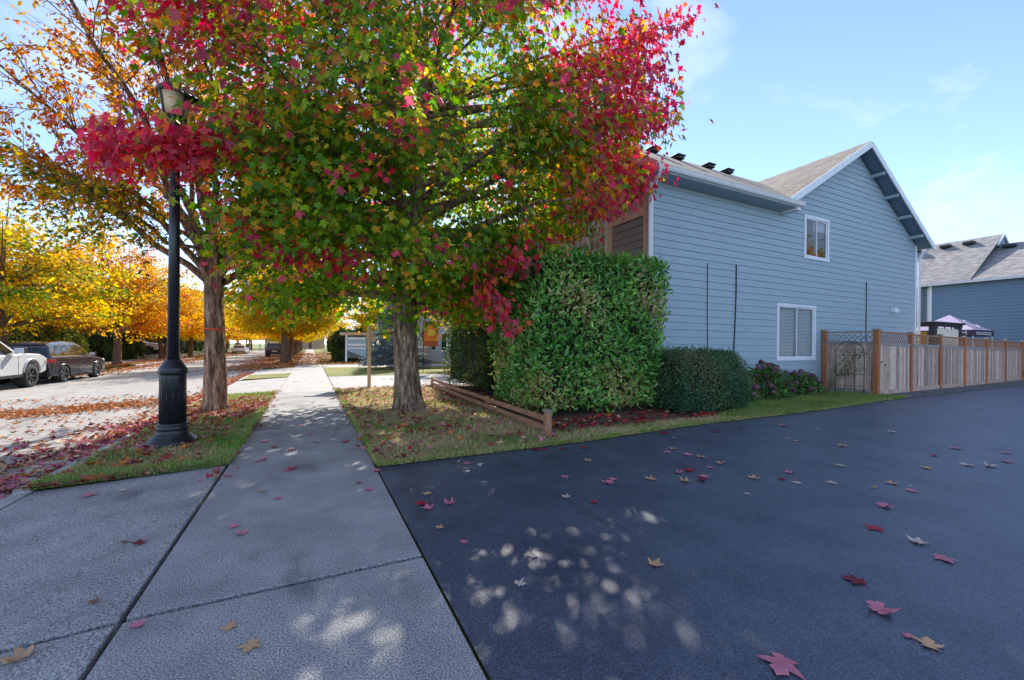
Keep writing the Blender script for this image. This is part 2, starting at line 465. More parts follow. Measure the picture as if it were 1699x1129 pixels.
# pavement: slabs with open joints over a dark bed
sheet('pavement_bed', [(-.86,-6),(.70,-6),(.70,130),(-.86,130)], -.055, M['joint'])
side = obj('sidewalk', None, kind='structure')
def slab(parent, x0, x1, y0, y1, zl, zr, m, th=.09):
    b = MB()
    b.add([(x0,y0,zl-th),(x1,y0,zr-th),(x1,y1,zr-th),(x0,y1,zl-th),(x0,y0,zl),(x1,y0,zr),(x1,y1,zr),(x0,y1,zl)],
          [(0,3,2,1),(4,5,6,7),(0,1,5,4),(1,2,6,5),(2,3,7,6),(3,0,4,7)])
    o = b.build('slab', m, parent); bevel(o, .008, 2); return o
slab(side, -.83, .68, -4.0, 2.702, 0, 0, M['concrete'])
slab(side, -.83, .68, 2.738, 5.86, 0, 0, M['concrete'])
y = 5.88
while y < 125:
    L_ = 1.9 if y < 40 else 6
    slab(side, -.83, .68, y, y+L_-.012, 0, 0, M['concrete'] if y < 13 else M['concrete_light']); y += L_
ap = obj('driveway_apron', None, kind='structure')
for y0, y1 in ((-3.5, 2.702), (2.738, 5.70)):
    slab(ap, -2.42, -.86, y0, y1, -.075, -.002, M['concrete'], .12)
    slab(ap, -2.62, -2.445, y0, y1, -.115, -.08, M['concrete'], .16)
ap2 = obj('driveway_apron', None, kind='structure')
for y0, y1 in ((13.78, 16.7), (16.72, 19.56)): slab(ap2, -2.6, -.85, y0, y1, -.11, -.002, M['concrete_light'], .12)
for y0, y1 in ((22.33, 25), (25.02, 27.56)): slab(ap2, -2.6, -.85, y0, y1, -.11, -.002, M['concrete_light'], .12)
for y0, y1, x1 in ((14.1, 19.5, 14), (26.9, 30.6, 14)):
    d = obj('concrete_driveway', None, kind='structure')
    n = 3
    for i in range(n):
        a = .70 + (x1-.70)*i/n
        slab(d, a, .70 + (x1-.70)*(i+1)/n - .015, y0, y1, .0, .0, M['concrete_light'], .1)

# fresh black asphalt drive
edge = [(.70,4.93),(1.6,4.95),(2.5,4.97),(4.0,5.02),(5.4,5.18),(6.8,5.28),(8.7,5.3),(11.3,5.42),(13.9,5.66),(15.5,5.72),(17.8,5.76),(25.8,5.95),(40,6.2),(75,6.9)]
rag = []
for (x0,y0),(x1,y1) in zip(edge[:-1], edge[1:]):
    n = max(2, int((x1-x0)/.12)) if x0 < 16 else 4
    for i in range(n):
        t = i/n; rag.append((x0+(x1-x0)*t, y0+(y1-y0)*t + random.uniform(-.02,.02)))
rag.append(edge[-1])
sheet('asphalt_driveway', [(.695,-30),(75,-30)] + rag[::-1] + [(.695,4.93)], -.006, M['asphalt'])
def edge_y(x):
    for (x0,y0),(x1,y1) in zip(edge[:-1], edge[1:]):
        if x0 <= x <= x1: return y0+(y1-y0)*(x-x0)/(x1-x0)
    return 5

# planting bed and lawns
sheet('lawn', [(.70,4.91),(1.6,4.93),(2.5,4.95),(4.0,5.0),(6.8,5.26),(8.9,5.28),(8.9,5.9),(3.6,5.75),(3.75,14.0),(.72,14.05)], .008, M['turf'])
sheet('planting_bed', [(3.5,5.65),(9.2,5.85),(10,7.2),(15.3,7.0),(15.3,7.95),(7.8,7.95),(7.8,14.0),(3.6,14.0)], .014, M['soil'])
sheet('lawn', [(8.3,5.28),(11.3,5.40),(13.9,5.64),(15.4,5.70),(15.4,7.3),(10.5,7.35),(9.0,6.3),(8.2,5.9)], .020, M['turf'])
sheet('gravel_strip', [(15.4,5.70),(17.8,5.74),(25.8,5.93),(40,6.24),(40,7.2),(29,6.9),(15.4,6.36)], .002, M['gravel'])
sheet('verge', [(-2.45,5.69),(-.835,5.69),(-.835,13.76),(-2.45,13.76)], 0, M['turf'], zf=lambda X: (X+.83)/1.62*.06+.008)
sheet('verge', [(-2.45,19.6),(-.85,19.6),(-.85,22.3),(-2.45,22.3)], 0, M['far_turf'], zf=lambda X: (X+.83)/1.62*.06+.012)
sheet('verge', [(-2.45,27.6),(-.85,27.6),(-.85,120),(-2.45,120)], 0, M['far_turf'], zf=lambda X: (X+.83)/1.62*.06+.012)
sheet('lawn', [(.70,19.54),(14,19.54),(14,26.86),(.70,26.86)], .012, M['far_turf'])
sheet('lawn', [(.70,30.65),(14,30.65),(14,120),(.70,120)], .012, M['far_turf'])
sheet('verge', [(-13.3,-20),(-11.55,-20),(-11.55,120),(-13.3,120)], -.222, M['far_turf'])
fs_ = obj('sidewalk', None, kind='structure')
for i in range(30): slab(fs_, -14.8, -13.3, -10+i*4, -10+i*4+3.98, -.19, -.19, M['concrete_light'])
for y0, y1 in ((33, 39), (56, 62)):
    dv = obj('concrete_driveway', None, kind='structure')
    slab(dv, -13.28, -11.5, y0, y1, -.19, -.3, M['concrete_light'], .12)
    slab(dv, -20, -14.82, y0, y1, .32, -.19, M['concrete_light'], .12)

# ------------------------------------------------------------------ grass blades
def blades(name, n, sampler, size, pal, seed, lean=.35):
    rg = np.random.default_rng(seed)
    P = sampler(rg, n); n = len(P)
    az = rg.uniform(0, 2*PI, n)
    ax = np.stack([np.cos(az)*lean*rg.random(n)*2, np.sin(az)*lean*rg.random(n)*2, np.ones(n)], 1)
    az2 = rg.uniform(0, 2*PI, n); nr_ = np.stack([np.cos(az2), np.sin(az2), np.zeros(n)], 1)
    f = (np.sin(P[:,0]*2.1+P[:,1]*1.3+seed) + np.sin(P[:,0]*-1.2+P[:,1]*3.1+seed*2) + np.sin(P[:,0]*5+P[:,1]*4.2))/3
    f = f*.5+.5 + rg.normal(0,.22,n)
    pal = np.array(pal); idx = np.clip((f*len(pal)).astype(int), 0, len(pal)-1)
    col = pal[idx] * rg.uniform(.7,1.3,(n,1))
    sz = rg.uniform(size[0], size[1], n)
    V, F, C = scatter(BLADE, BLADE_F, P, ax, nr_, sz, col)
    return obj(name, np_mesh(name, V, F, M['grass'], C), kind='stuff')
GREEN = [(.15,.29,.05),(.21,.35,.07),(.30,.39,.10),(.38,.38,.17),(.24,.33,.08)]
DRY = [(.17,.30,.05),(.28,.36,.08),(.48,.40,.18),(.62,.50,.27),(.72,.58,.34),(.64,.50,.28)]
def s_verge(rg, n):
    x = rg.uniform(-2.44,-.86,n); y = rg.uniform(5.70,13.76,n)
    k = (rg.random(n) < np.clip(2.2-y*.13,.25,1)) & (((x+1.72)**2+(y-7.26)**2) > .09)
    x, y = x[k], y[k]; return np.stack([x, y, (x+.83)/1.62*.06+.006], 1)
o = blades('grass', 52000, s_verge, (.03,.075), GREEN+DRY[2:4], 3); o['label'] = 'short green grass on the verge round the lamp post'; o['category'] = 'grass'
def s_vfront(rg, n):
    x = rg.uniform(-2.44,-.85,n); y = 5.675+np.abs(rg.normal(0,.13,n))
    e = rg.random(n) < .4; x = np.where(e, -.835-np.abs(rg.normal(0,.06,n)), x); y = np.where(e, rg.uniform(5.7,10,n), y)
    return np.stack([x, y, (x+.83)/1.62*.06+.006], 1)
o = blades('grass', 16000, s_vfront, (.05,.10), GREEN, 4, .5); o['label'] = 'long bright grass fringe along the verge edge'; o['category'] = 'grass'
def s_lawn(rg, n):
    x = rg.uniform(.72,8.6,n); y = rg.uniform(4.97,14,n)
    k = (x < 3.5+(y-5.7)*.03) | ((y < 5.75) & (y > 5.0+.045*(x-1)))
    k &= ((x-1.97)**2+(y-9.16)**2 > .2) & (rg.random(n) < np.clip(1.7-y*.09,.3,1))
    ey = np.interp(x, [p[0] for p in edge], [p[1] for p in edge]); k &= y > ey-.02
    x, y = x[k], y[k]; return np.stack([x, y, np.full(len(x), .008)], 1)
o = blades('grass', 130000, s_lawn, (.025,.06), DRY, 5); o['label'] = 'patchy dry grass under the red maple'; o['category'] = 'grass'
def s_side(rg, n):
    x = rg.uniform(7.6,15.6,n); y = rg.uniform(5.3,7.35,n)
    ey = np.interp(x, [p[0] for p in edge], [p[1] for p in edge])
    k = (y > ey-.02) & (y < np.interp(x,[7.6,8.6,10.3,15.6],[5.8,6.1,7.3,7.3]))
    x, y = x[k], y[k]; return np.stack([x, y, np.full(len(x), .02)], 1)
o = blades('grass', 60000, s_side, (.03,.065), GREEN+[(.16,.23,.04),(.20,.22,.06)], 8); o['label'] = 'green grass strip below the blue house wall'; o['category'] = 'grass'

def s_fringe(rg, n):
    x = rg.uniform(.70,15.4,n)**1.0; ey = np.interp(x, [p[0] for p in edge], [p[1] for p in edge]); y = ey-.03+np.abs(rg.normal(0,.06,n))
    e = rg.random(n) < .42; x = np.where(e, .69+np.abs(rg.normal(0,.035,n)), x); y = np.where(e, rg.uniform(4.95,14,n), y)
    return np.stack([x, y, np.full(n,.004)], 1)
o = blades('grass', 26000, s_fringe, (.03,.075), DRY[:4]+GREEN[1:3], 9, .6); o['label'] = 'ragged grass fringe along the asphalt and sidewalk edge of the lawn'; o['category'] = 'grass'
# gravel stones
rg = np.random.default_rng(21)
n = 3200
x = rg.uniform(15.5,34,n); y0 = np.interp(x, [p[0] for p in edge], [p[1] for p in edge])
y = y0 + rg.random(n)*(np.interp(x,[15.4,29,40],[6.36,6.9,7.2])-y0)
OCT = np.array([(1,0,0),(-.8,.1,0),(.1,1,0),(0,-.9,.1),(0,.1,.7),(.1,0,-.6)]); OCT_F = np.array([(0,2,4),(2,1,4),(1,3,4),(3,0,4)])
V, F, C = scatter(OCT, OCT_F, np.stack([x,y,np.full(n,.012)],1), rg.normal(0,1,(n,3))*[1,1,.1], np.tile([0,0,1.],(n,1))+rg.normal(0,.2,(n,3)), rg.uniform(.012,.034,n), np.zeros((n,3)))
o = obj('gravel', np_mesh('gravel', V, F, M['stone']), kind='stuff'); o['label'] = 'dark gravel between the asphalt and the board fence'; o['category'] = 'gravel'

# ================================================================== the blue house
def roof_plane(name, p, m, parent, th=.10, u0=(0,0), under=None):
    """p: eave0, eave1, ridge1, ridge0; slab with UV in metres"""
    p = [Vector(q) for q in p]
    n = (p[1]-p[0]).cross(p[3]-p[0]).normalized()
    if n.z < 0: n = -n
    vs = [q for q in p] + [q - n*th for q in p]
    me = bpy.data.meshes.new(name)
    me.from_pydata([tuple(v) for v in vs], [], [(0,1,2,3),(7,6,5,4),(0,4,5,1),(1,5,6,2),(2,6,7,3),(3,7,4,0)])
    me.update(); uv = me.uv_layers.new(name='UVMap')
    eu = (p[1]-p[0]).normalized(); ev = n.cross(eu); ev = ev if ev.z > 0 else -ev
    for l in me.loops:
        d = me.vertices[l.vertex_index].co - p[0]; uv.data[l.index].uv = (d.dot(eu)+u0[0], d.dot(ev)+u0[1])
    me.materials.append(m)
    if under:
        me.materials.append(under); me.polygons[1].material_index = 1
    return obj(name, me, parent)

WY = 7.9                                        # plane of the side wall
house = thing('house', 'two-storey slate blue lap-sided house with a gable, beside the black asphalt driveway', 'house')
EXPO = .193
# core behind the planks
MB().box(7.78, 13.2, WY+.1, 13.4, -.1, 5.55).box(13.2, 22.05, WY+.1, 19.5, -.1, 5.55).build('wall', M['dark_in'], house)
MB().prism([(12.95,5.55),(22.0,5.55),(17.49,8.42)], WY+.1, 15).build('gable_wall', M['dark_in'], house)
def plank_mesh(z0, z1):
    """unit-length lap plank along x: thicker at its lower edge"""
    return [(0,0),]
def plank(x0, x1, z0, z1, xs0=None, xs1=None, m=None):
    a0, a1 = x0, x1; b0 = x0 if xs0 is None else xs0; b1 = x1 if xs1 is None else xs1
    f0, f1 = WY-.022, WY-.004
    vs = [(a0,f0,z0),(a1,f0,z0),(b1,f1,z1),(b0,f1,z1),(a0,WY+.1,z0),(a1,WY+.1,z0),(b1,WY+.1,z1),(b0,WY+.1,z1)]
    MB().add(vs, [(0,1,2,3),(4,7,6,5),(0,4,5,1),(1,5,6,2),(2,6,7,3),(3,7,4,0)]).build('plank', m or M['siding'], house)
WINS = [(14.33,15.75,4.33,5.75),(12.94,15.01,1.02,2.81)]     # x0 x1 z0 z1 (outer edge of casing)
rr = random.Random(5)
def gl(z): return 17.49 - (8.50-z)/.597
def gr(z): return 17.49 + (8.50-z)/.625
z = .14; row = 0
while z < 8.3:
    z1 = z+EXPO-.004
    if z1 < 5.60:
        spans = [(7.80, 22.0)]
    elif z < 5.60:
        spans = [(7.80, 22.0)]
    else:
        spans = [(gl(z)+.05, gr(z)-.05)]
    for (wx0,wx1,wz0,wz1) in WINS:
        i0, i1 = wx0+.06, wx1-.06; j0, j1 = wz0+.06, wz1-.06
        if z1 > j0 and z < j1:
            ns = []
            for a, b in spans:
                if a < i0 and b > i1: ns += [(a, i0), (i1, b)]
                else: ns.append((a, b))
            spans = ns
            if z < j0: plank(i0, i1, z, j0)
            if z1 > j1: plank(i0, i1, j1, z1)
    for a, b in spans:
        cuts = [a]
        p = a + rr.uniform(1.2, 3.8)
        while p < b-.8: cuts.append(p); p += rr.uniform(3.0, 4.6)
        cuts.append(b)
        for q0, q1 in zip(cuts[:-1], cuts[1:]):
            if z > 5.60:
                s0 = gl(z1)+.05 if q0 == a else None; s1 = gr(z1)-.05 if q1 == b else None
                if s0 is not None and s0 > q1: continue
                plank(q0+.002, q1-.002, z, z1, s0, s1)
            else: plank(q0+.002, q1-.002, z, z1)
    z += EXPO; row += 1
MB().box(7.70, 22.1, WY-.015, WY+.2, -.15, .14).build('foundation', M['concrete_light'], house)
for a, b in ((7.68, 7.80), (22.0, 22.12)):
    MB().box(a, b, WY-.035, WY+.12, .10, 5.62).build('corner_board', M['white'], house)

def window(parent, wx0, wx1, wz0, wz1, blinds):
    w = MB(); c = .085; y0 = WY-.045; y1 = WY+.03
    w.box(wx0, wx0+c, y0, y1, wz0+c, wz1-c); w.box(wx1-c, wx1, y0, y1, wz0+c, wz1-c)
    w.box(wx0-.01, wx1+.01, y0-.004, y1, wz1-c, wz1); w.box(wx0-.01, wx1+.01, y0-.006, y1, wz0, wz0+c)
    win = w.build('window', M['white'], parent)
    mid = (wx0+wx1)/2
    f = MB(); t = .04; i0, i1, k0, k1 = wx0+c, wx1-c, wz0+c, wz1-c; s0, s1 = WY-.03, WY+.0
    for a, b, dy in ((i0, mid+.02, .0), (mid-.02, i1, .022)):
        f.box(a, a+t, s0+dy, s1+dy, k0+t, k1-t); f.box(b-t, b, s0+dy, s1+dy, k0+t, k1-t); f.box(a, b, s0+dy, s1+dy, k0, k0+t); f.box(a, b, s0+dy, s1+dy, k1-t, k1)
    f.build('sash', M['white'], win)
    for a, b, dy in ((i0+t, mid-.02, .0), (mid+.02, i1-t, .022)):
        MB().box(a, b, WY-.016+dy, WY-.011+dy, k0+t, k1-t).build('pane', M['glass'], win)
    if blinds:
        bl = MB(); zz = k0+.03
        while zz < k1-.02:
            bl.add([(i0,WY+.045,zz),(i1,WY+.045,zz),(i1,WY+.058,zz+.036),(i0,WY+.058,zz+.036)], [(0,1,2,3)]); zz += .046
        o = bl.build('blind', M['blind'], win); o['kind'] = 'stuff'
    else:
        MB().box(i0, i0+.06, WY+.05, WY+.06, k0, k1).box(mid-.05, i1, WY+.06, WY+.07, k1-.35, k1).build('curtain', M['grey_wall'], win)
window(house, *WINS[0], False); window(house, *WINS[1], True)
# dryer vent hood, cables
hv = MB().prism([(WY-.02,2.82),(WY-.16,2.82),(WY-.15,2.92),(WY-.10,2.99),(WY-.02,3.02)], 20.05, 20.36, 'x').build('vent_hood', M['white'], house)
def cable(pts, r): MB().tube(pts, r, 6).build('cable', M['black'], house, smooth=True)
cable([(9.82,WY-.03,3.73),(9.82,WY-.035,2.6),(9.84,WY-.03,2.0),(9.85,WY-.035,1.4),(9.83,WY-.03,.5)], .010)
cable([(11.02,WY-.03,3.8),(11.02,WY-.035,3.0),(10.99,WY-.03,2.2),(10.95,WY-.035,1.5),(10.93,WY-.03,.4)], .016)
cable([(18.21,WY-.03,3.85),(18.21,WY-.035,2.8),(18.2,WY-.03,.4)], .014)
# roofs
SL = .65
e0, rY = 7.36, 10.66
rZ = 5.84+.69*(rY-e0)
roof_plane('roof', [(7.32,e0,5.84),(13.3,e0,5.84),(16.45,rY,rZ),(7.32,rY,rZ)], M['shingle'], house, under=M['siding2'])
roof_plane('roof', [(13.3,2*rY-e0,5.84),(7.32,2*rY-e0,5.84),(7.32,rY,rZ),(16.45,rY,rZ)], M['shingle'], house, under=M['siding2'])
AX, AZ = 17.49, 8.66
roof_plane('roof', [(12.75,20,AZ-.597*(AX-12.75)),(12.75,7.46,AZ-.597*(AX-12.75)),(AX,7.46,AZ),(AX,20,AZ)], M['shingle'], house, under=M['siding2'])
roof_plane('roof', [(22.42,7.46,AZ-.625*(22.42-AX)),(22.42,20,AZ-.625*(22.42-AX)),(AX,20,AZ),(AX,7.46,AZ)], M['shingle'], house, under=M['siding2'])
MB().box(7.36, 13.22, 7.40, WY+.06, 5.63, 5.645).build('soffit', M['siding'], house)
MB().box(7.34, 13.26, 7.36, 7.40, 5.64, 5.74).build('fascia', M['white'], house)
MB().box(7.80, 13.3, WY-.03, WY+.05, 5.53, 5.63).build('frieze_board', M['siding'], house)
# barge boards on the gable
def barge(a, b, m=M['white'], w=.035, t=.20): MB().bar(a, b, w, t).build('barge_board', m, house)
barge((12.75,7.44,AZ-.597*(AX-12.75)-.10),(AX,7.44,AZ-.12)); barge((22.45,7.44,AZ-.625*(22.45-AX)-.10),(AX+.01,7.437,AZ-.12))
for k in range(1, 5):                              # lookout blocks under the right overhang
    xx = AX+k*1.0; zz = AZ-.625*(xx-AX)-.25
    MB().box(xx-.05, xx+.05, 7.48, WY, zz-.10, zz).build('lookout', M['siding'], house)
# gutter and downpipes
gt = MB().prism([(7.25,5.785),(7.355,5.785),(7.355,5.66),(7.29,5.66),(7.27,5.70),(7.262,5.75)], 7.34, 13.28, 'x').build('gutter', M['gutter'], house)
MB().box(13.05, 13.25, 7.37, WY-.03, 5.56, 5.76).build('gutter_return', M['white'], house)
dp = MB().tube([(7.46,7.30,5.74),(7.46,7.32,5.58),(7.55,7.62,5.32),(7.62,7.80,5.16),(7.63,7.82,4.9),(7.63,7.82,.2)], .042, 10).build('downpipe', M['white'], house, smooth=True)
MB().tube([(22.45,7.50,5.60),(22.42,7.55,5.5),(22.25,7.75,5.30),(22.20,7.82,5.0),(22.20,7.82,.2)], .045, 10).build('downpipe', M['white'], house, smooth=True)
MB().box(22.36, 22.48, 7.5, 19, 5.50, 5.62).build('gutter', M['gutter'], house)
for xx in (10.06, 11.2, 12.7, 13.7):                # roof vents near the ridge
    yy = 10.25; zz = 5.84+.69*(yy-e0)
    v = MB().box(xx-.16, xx+.16, yy-.22, yy+.14, zz-.05, zz+.05).box(xx-.20, xx+.20, yy-.26, yy+.18, zz+.05, zz+.09)
    bevel(v.build('roof_vent', M['black'], house), .02)
# street front (faces -X)
FX = 7.70
MB().add([(FX+.06,WY+.08,0),(FX+.06,13.42,0),(FX+.06,13.42,5.6),(FX+.06,rY,rZ-.15),(FX+.06,WY+.08,5.6)], [(0,1,2,3,4)]).build('front_wall', M['cladding'], house)
z = .14
while z < 4.75:
    MB().add([(FX-.02,8.08,z),(FX-.02,9.32,z),(FX-.003,9.32,z+EXPO-.004),(FX-.003,8.08,z+EXPO-.004),(FX+.05,8.08,z),(FX+.05,9.32,z),(FX+.05,9.32,z+EXPO-.004),(FX+.05,8.08,z+EXPO-.004)],
             [(0,3,2,1),(4,5,6,7),(0,1,5,4),(1,2,6,5),(2,3,7,6),(3,0,4,7)]).build('plank', M['siding3'], house); z += EXPO
for a, b, c, d in ((7.86,8.08,.1,5.5),(9.32,9.50,.1,5.0),(8.08,9.32,4.80,5.0),(11.35,11.55,.1,5.3),(9.5,11.35,5.45,5.6)):
    MB().box(FX-.03, FX+.05, a, b, c, d).build('trim_board', M['rake'], house)
yb = 8.3
while yb < 13.3:
    top = rZ-.3-abs(yb-rY)*.667
    if not 9.4 < yb < 11.5: MB().box(FX-.012, FX+.05, yb, yb+.06, 5.0, top).build('batten', M['cladding'], house)
    else: MB().box(FX-.012, FX+.05, yb, yb+.06, 5.62, top).build('batten', M['cladding'], house)
    yb += .42
fw = MB().box(FX-.035, FX+.03, 9.5, 9.6, 3.3, 5.45).box(FX-.035, FX+.03, 11.25, 11.35, 3.3, 5.45).box(FX-.035, FX+.03, 10.38, 10.46, 3.3, 5.35).box(FX-.035, FX+.03, 9.6, 11.25, 5.35, 5.45).box(FX-.035, FX+.03, 9.5, 11.35, 3.2, 3.3).build('window', M['white'], house)
for a, b in ((9.6,10.38),(10.46,11.25)):
    MB().box(FX+.0, FX+.006, a, b, 3.3, 5.35).build('pane', M['glass'], fw)
    mt = MB()
    for k in range(1, 3): mt.box(FX-.008, FX-.001, a+(b-a)*k/3-.009, a+(b-a)*k/3+.009, 3.3, 5.35)
    for k in range(1, 6): mt.box(FX-.012, FX-.004, a, b, 3.3+.34*k-.009, 3.3+.34*k+.009)
    mt.build('muntin', M['white'], fw)
barge((7.30,e0-.06,5.70), (7.30,rY,rZ-.12), M['rake'], .04, .24); barge((7.30,2*rY-e0,5.70), (7.30,rY+.01,rZ-.12), M['rake'], .04, .24)

# ================================================================== the rear house
rh = thing('house', 'deep blue lap-sided house with a wide grey shingle roof behind the board fence', 'house')
RX = 36.0
MB().box(RX+.12, 46, -20, 12.0, 0, 5.6).build('wall', M['dark_in'], rh)
z = 0.3
while z < 5.55:
    MB().add([(RX-.022,-14,z),(RX-.022,12.05,z),(RX-.003,12.05,z+.191),(RX-.003,-14,z+.191),(RX+.1,-14,z),(RX+.1,12.05,z),(RX+.1,12.05,z+.191),(RX+.1,-14,z+.191)],
             [(0,3,2,1),(4,5,6,7),(0,1,5,4),(1,2,6,5),(2,3,7,6),(3,0,4,7)]).build('plank', M['siding2'], rh); z += .195
MB().box(RX-.05, RX+.14, 12.05, 12.2, .2, 5.55).build('corner_board', M['white'], rh)
MB().box(37.2, 46, 12.05, 17, 0, 5.5).build('wing_wall', M['siding2'], rh)
MB().box(37.12, 37.3, 12.45, 12.68, 0, 5.5).build('corner_board', M['white'], rh)
roof_plane('roof', [(RX-.35,-20,5.62),(RX-.35,12.3,5.62),(41,12.3,8.42),(41,-20,8.42)], M['shingle2'], rh)
roof_plane('roof', [(46.3,12.3,5.62),(46.3,-20,5.62),(41,-20,8.42),(41,12.3,8.42)], M['shingle2'], rh)
roof_plane('roof', [(RX-.37,10.25,5.64),(RX-.37,12.9,5.64),(41,12.9,9.1),(41,10.25,9.1)], M['shingle2'], rh)
roof_plane('roof', [(RX+1.0,12.88,6.0),(RX+1.0,18,6.0),(41,18,9.1),(41,12.88,9.1)], M['shingle2'], rh)
roof_plane('roof', [(46.3,18,5.64),(46.3,10.25,5.64),(41,10.25,9.1),(41,18,9.1)], M['shingle2'], rh)
MB().box(RX-.42, RX-.36, -20, 12.9, 5.48, 5.64).build('fascia', M['gutter'], rh)
MB().bar((RX-.40,12.93,5.56),(RX+.6,13.9,5.95),.05,.2).build('fascia', M['white'], rh)
MB().bar((39.85,10.22,8.25),(41,10.22,9.05),.05,.12).bar((42.15,10.22,8.25),(41.01,10.215,9.05),.05,.12).build('barge_board', M['white'], rh)
MB().prism([(40,8.2),(42,8.2),(41,8.95)], 10.28, 10.5).build('gable_wall', M['siding2'], rh)
for yy, k in ((9.8,8.0),(11.6,8.62),(12.75,8.66),(14.4,8.7)):
    xx = 40.2; zz = 5.62+(xx-RX+.35)*(.524 if k < 8.2 else .647) if k < 8.69 else 8.6
    bevel(MB().box(xx-.3, xx+.2, yy-.28, yy+.28, zz, zz+.22).build('roof_vent', M['black'], rh), .04)

# ================================================================== board fence
fence = thing('wooden_fence', 'weathered board fence with lattice top and orange cedar posts beside the asphalt drive', 'fence', (15.35,6.36,0))
fence_o = Vector((15.35,6.36,0))
posts = [(15.42,7.80,2.02),(15.35,6.36,2.01),(17.75,6.455,1.97),(20.2,6.55,1.95),(22.6,6.645,1.92),(25.1,6.745,1.89),(27.6,6.84,1.87),(30.1,6.94,1.85)]
cap_me = {}
board_mats = [M['board'], mat('weathered_board_pale', (.42,.28,.21), .9, col2=(.80,.62,.49), scale=6, stretch=(5,5,.7), bump=.3, bscale=20, lo=.28, hi=.6, rand=True),
              mat('weathered_board_dark', (.15,.085,.065), .9, col2=(.46,.32,.25), scale=6, stretch=(5,5,.7), bump=.3, bscale=20, lo=.3, hi=.62, rand=True)]
bm_ = [MB().box(-.066,.066,-.010,.010,0,1).mesh('board', m) for m in board_mats]
for i, (x, y, t) in enumerate(posts):
    x -= fence_o.x; y -= fence_o.y
    w = .055 if i != 1 else .07
    p = bevel(MB().box(-w,w,-w,w,-.03,t-.03).build('post', M['cedar'], fence, loc=(x,y,0)), .008)
    MB().box(-w-.03,w+.03,-w-.03,w+.03,t-.03,t).add([(-w,-w,t),(w,-w,t),(w,w,t),(-w,w,t),(0,0,t+.03)], [(0,1,4),(1,2,4),(2,3,4),(3,0,4)]).build('cap', M['grey_wood'], p)
for i in range(len(posts)-1):
    (x0,y0,t0),(x1,y1,t1) = posts[i], posts[i+1]
    a = Vector((x0-fence_o.x, y0-fence_o.y, 0)); b = Vector((x1-fence_o.x, y1-fence_o.y, 0)); d = (b-a); L_ = d.length; d.normalize(); ang = math.atan2(d.y, d.x)
    def at(s, z): 
        q = a + d*s; return (q.x, q.y, z)
    tt = lambda s: t0 + (t1-t0)*s/L_
    MB().bar(at(.06,tt(0)-.075), at(L_-.06,tt(L_)-.075), .05, .05).build('top_rail', M['rail_wood'] if i else M['grey_wood'], fence)
    MB().bar(at(.06,tt(0)-.43), at(L_-.06,tt(L_)-.43), .055, .10).build('rail', M['grey_wood'], fence)
    MB().bar(at(.06,.09), at(L_-.06,.09), .05, .14).build('kickboard', M['grey_wood'] if i == 0 else M['board'], fence)
    s = .13; k = 0
    while s < L_-.1:
        o = obj('board', bm_[rr.choice([0,0,1,2,1,0])], fence, loc=at(s, .15+rr.uniform(-.008,.008)), rz=ang+rr.uniform(-.02,.02))
        o.scale = (1,1,tt(s)-.63+rr.uniform(0,.01)); s += .14
    lat = MB(); zb, zt = .37, .10; hgt = zb-zt
    for sg, off in ((1,.006),(-1,-.006)):
        s = -hgt
        nn = Vector((-d.y, d.x, 0))
        while s < L_:
            sa, sb = s, s+hgt; za, zb_ = (0, hgt) if sg > 0 else (hgt, 0)
            c0, c1 = max(sa,.06), min(sb, L_-.06)
            if c1 > c0+.02:
                f0, f1 = (c0-sa)/hgt, (c1-sa)/hgt
                q0 = Vector(at(c0, tt(c0)-.38+za+(zb_-za)*f0)) + nn*off; q1 = Vector(at(c1, tt(c1)-.38+za+(zb_-za)*f1)) + nn*off
                lat.bar(q0, q1, .008, .019, up=(0,0,1))
            s += .155
    o = lat.build('lattice', M['rail_wood'] if i else M['grey_wood'], fence); o['kind'] = 'stuff'

# iron garden trellis leaning on the fence return
tr = thing('garden_trellis', 'black iron arched garden trellis against the lattice fence by the rose', 'trellis', (15.25,7.0,0))
def tpt(s, z): return (-.02, s, z)
R_ = .38
arc = [tpt(R_*math.cos(t), 1.25+R_*1.05*math.sin(t)) for t in np.linspace(0, PI, 15)]
MB().tube([tpt(R_,.0)]+arc+[tpt(-R_,.0)], .010, 6).build('frame', M['iron'], tr, smooth=True)
for s in (-.13, .13): MB().tube([tpt(s,0), tpt(s,1.5)], .007, 5).build('upright', M['iron'], tr, smooth=True)
for z in (.25,.62,1.2): MB().tube([tpt(-R_,z), tpt(R_,z)], .007, 5).build('crossbar', M['iron'], tr, smooth=True)
for sg in (-1,1):
    pts = [tpt(sg*(.22+.10*math.exp(-t*.12)*math.cos(t)), 1.32+.10*math.exp(-t*.12)*math.sin(t)) for t in np.linspace(0, 9, 26)]
    MB().tube(pts, .006, 5).build('scroll', M['iron'], tr, smooth=True)
    MB().tube([tpt(0,1.25), tpt(sg*.10,1.42), tpt(sg*.03,1.62)], .006, 5).build('scroll', M['iron'], tr, smooth=True)

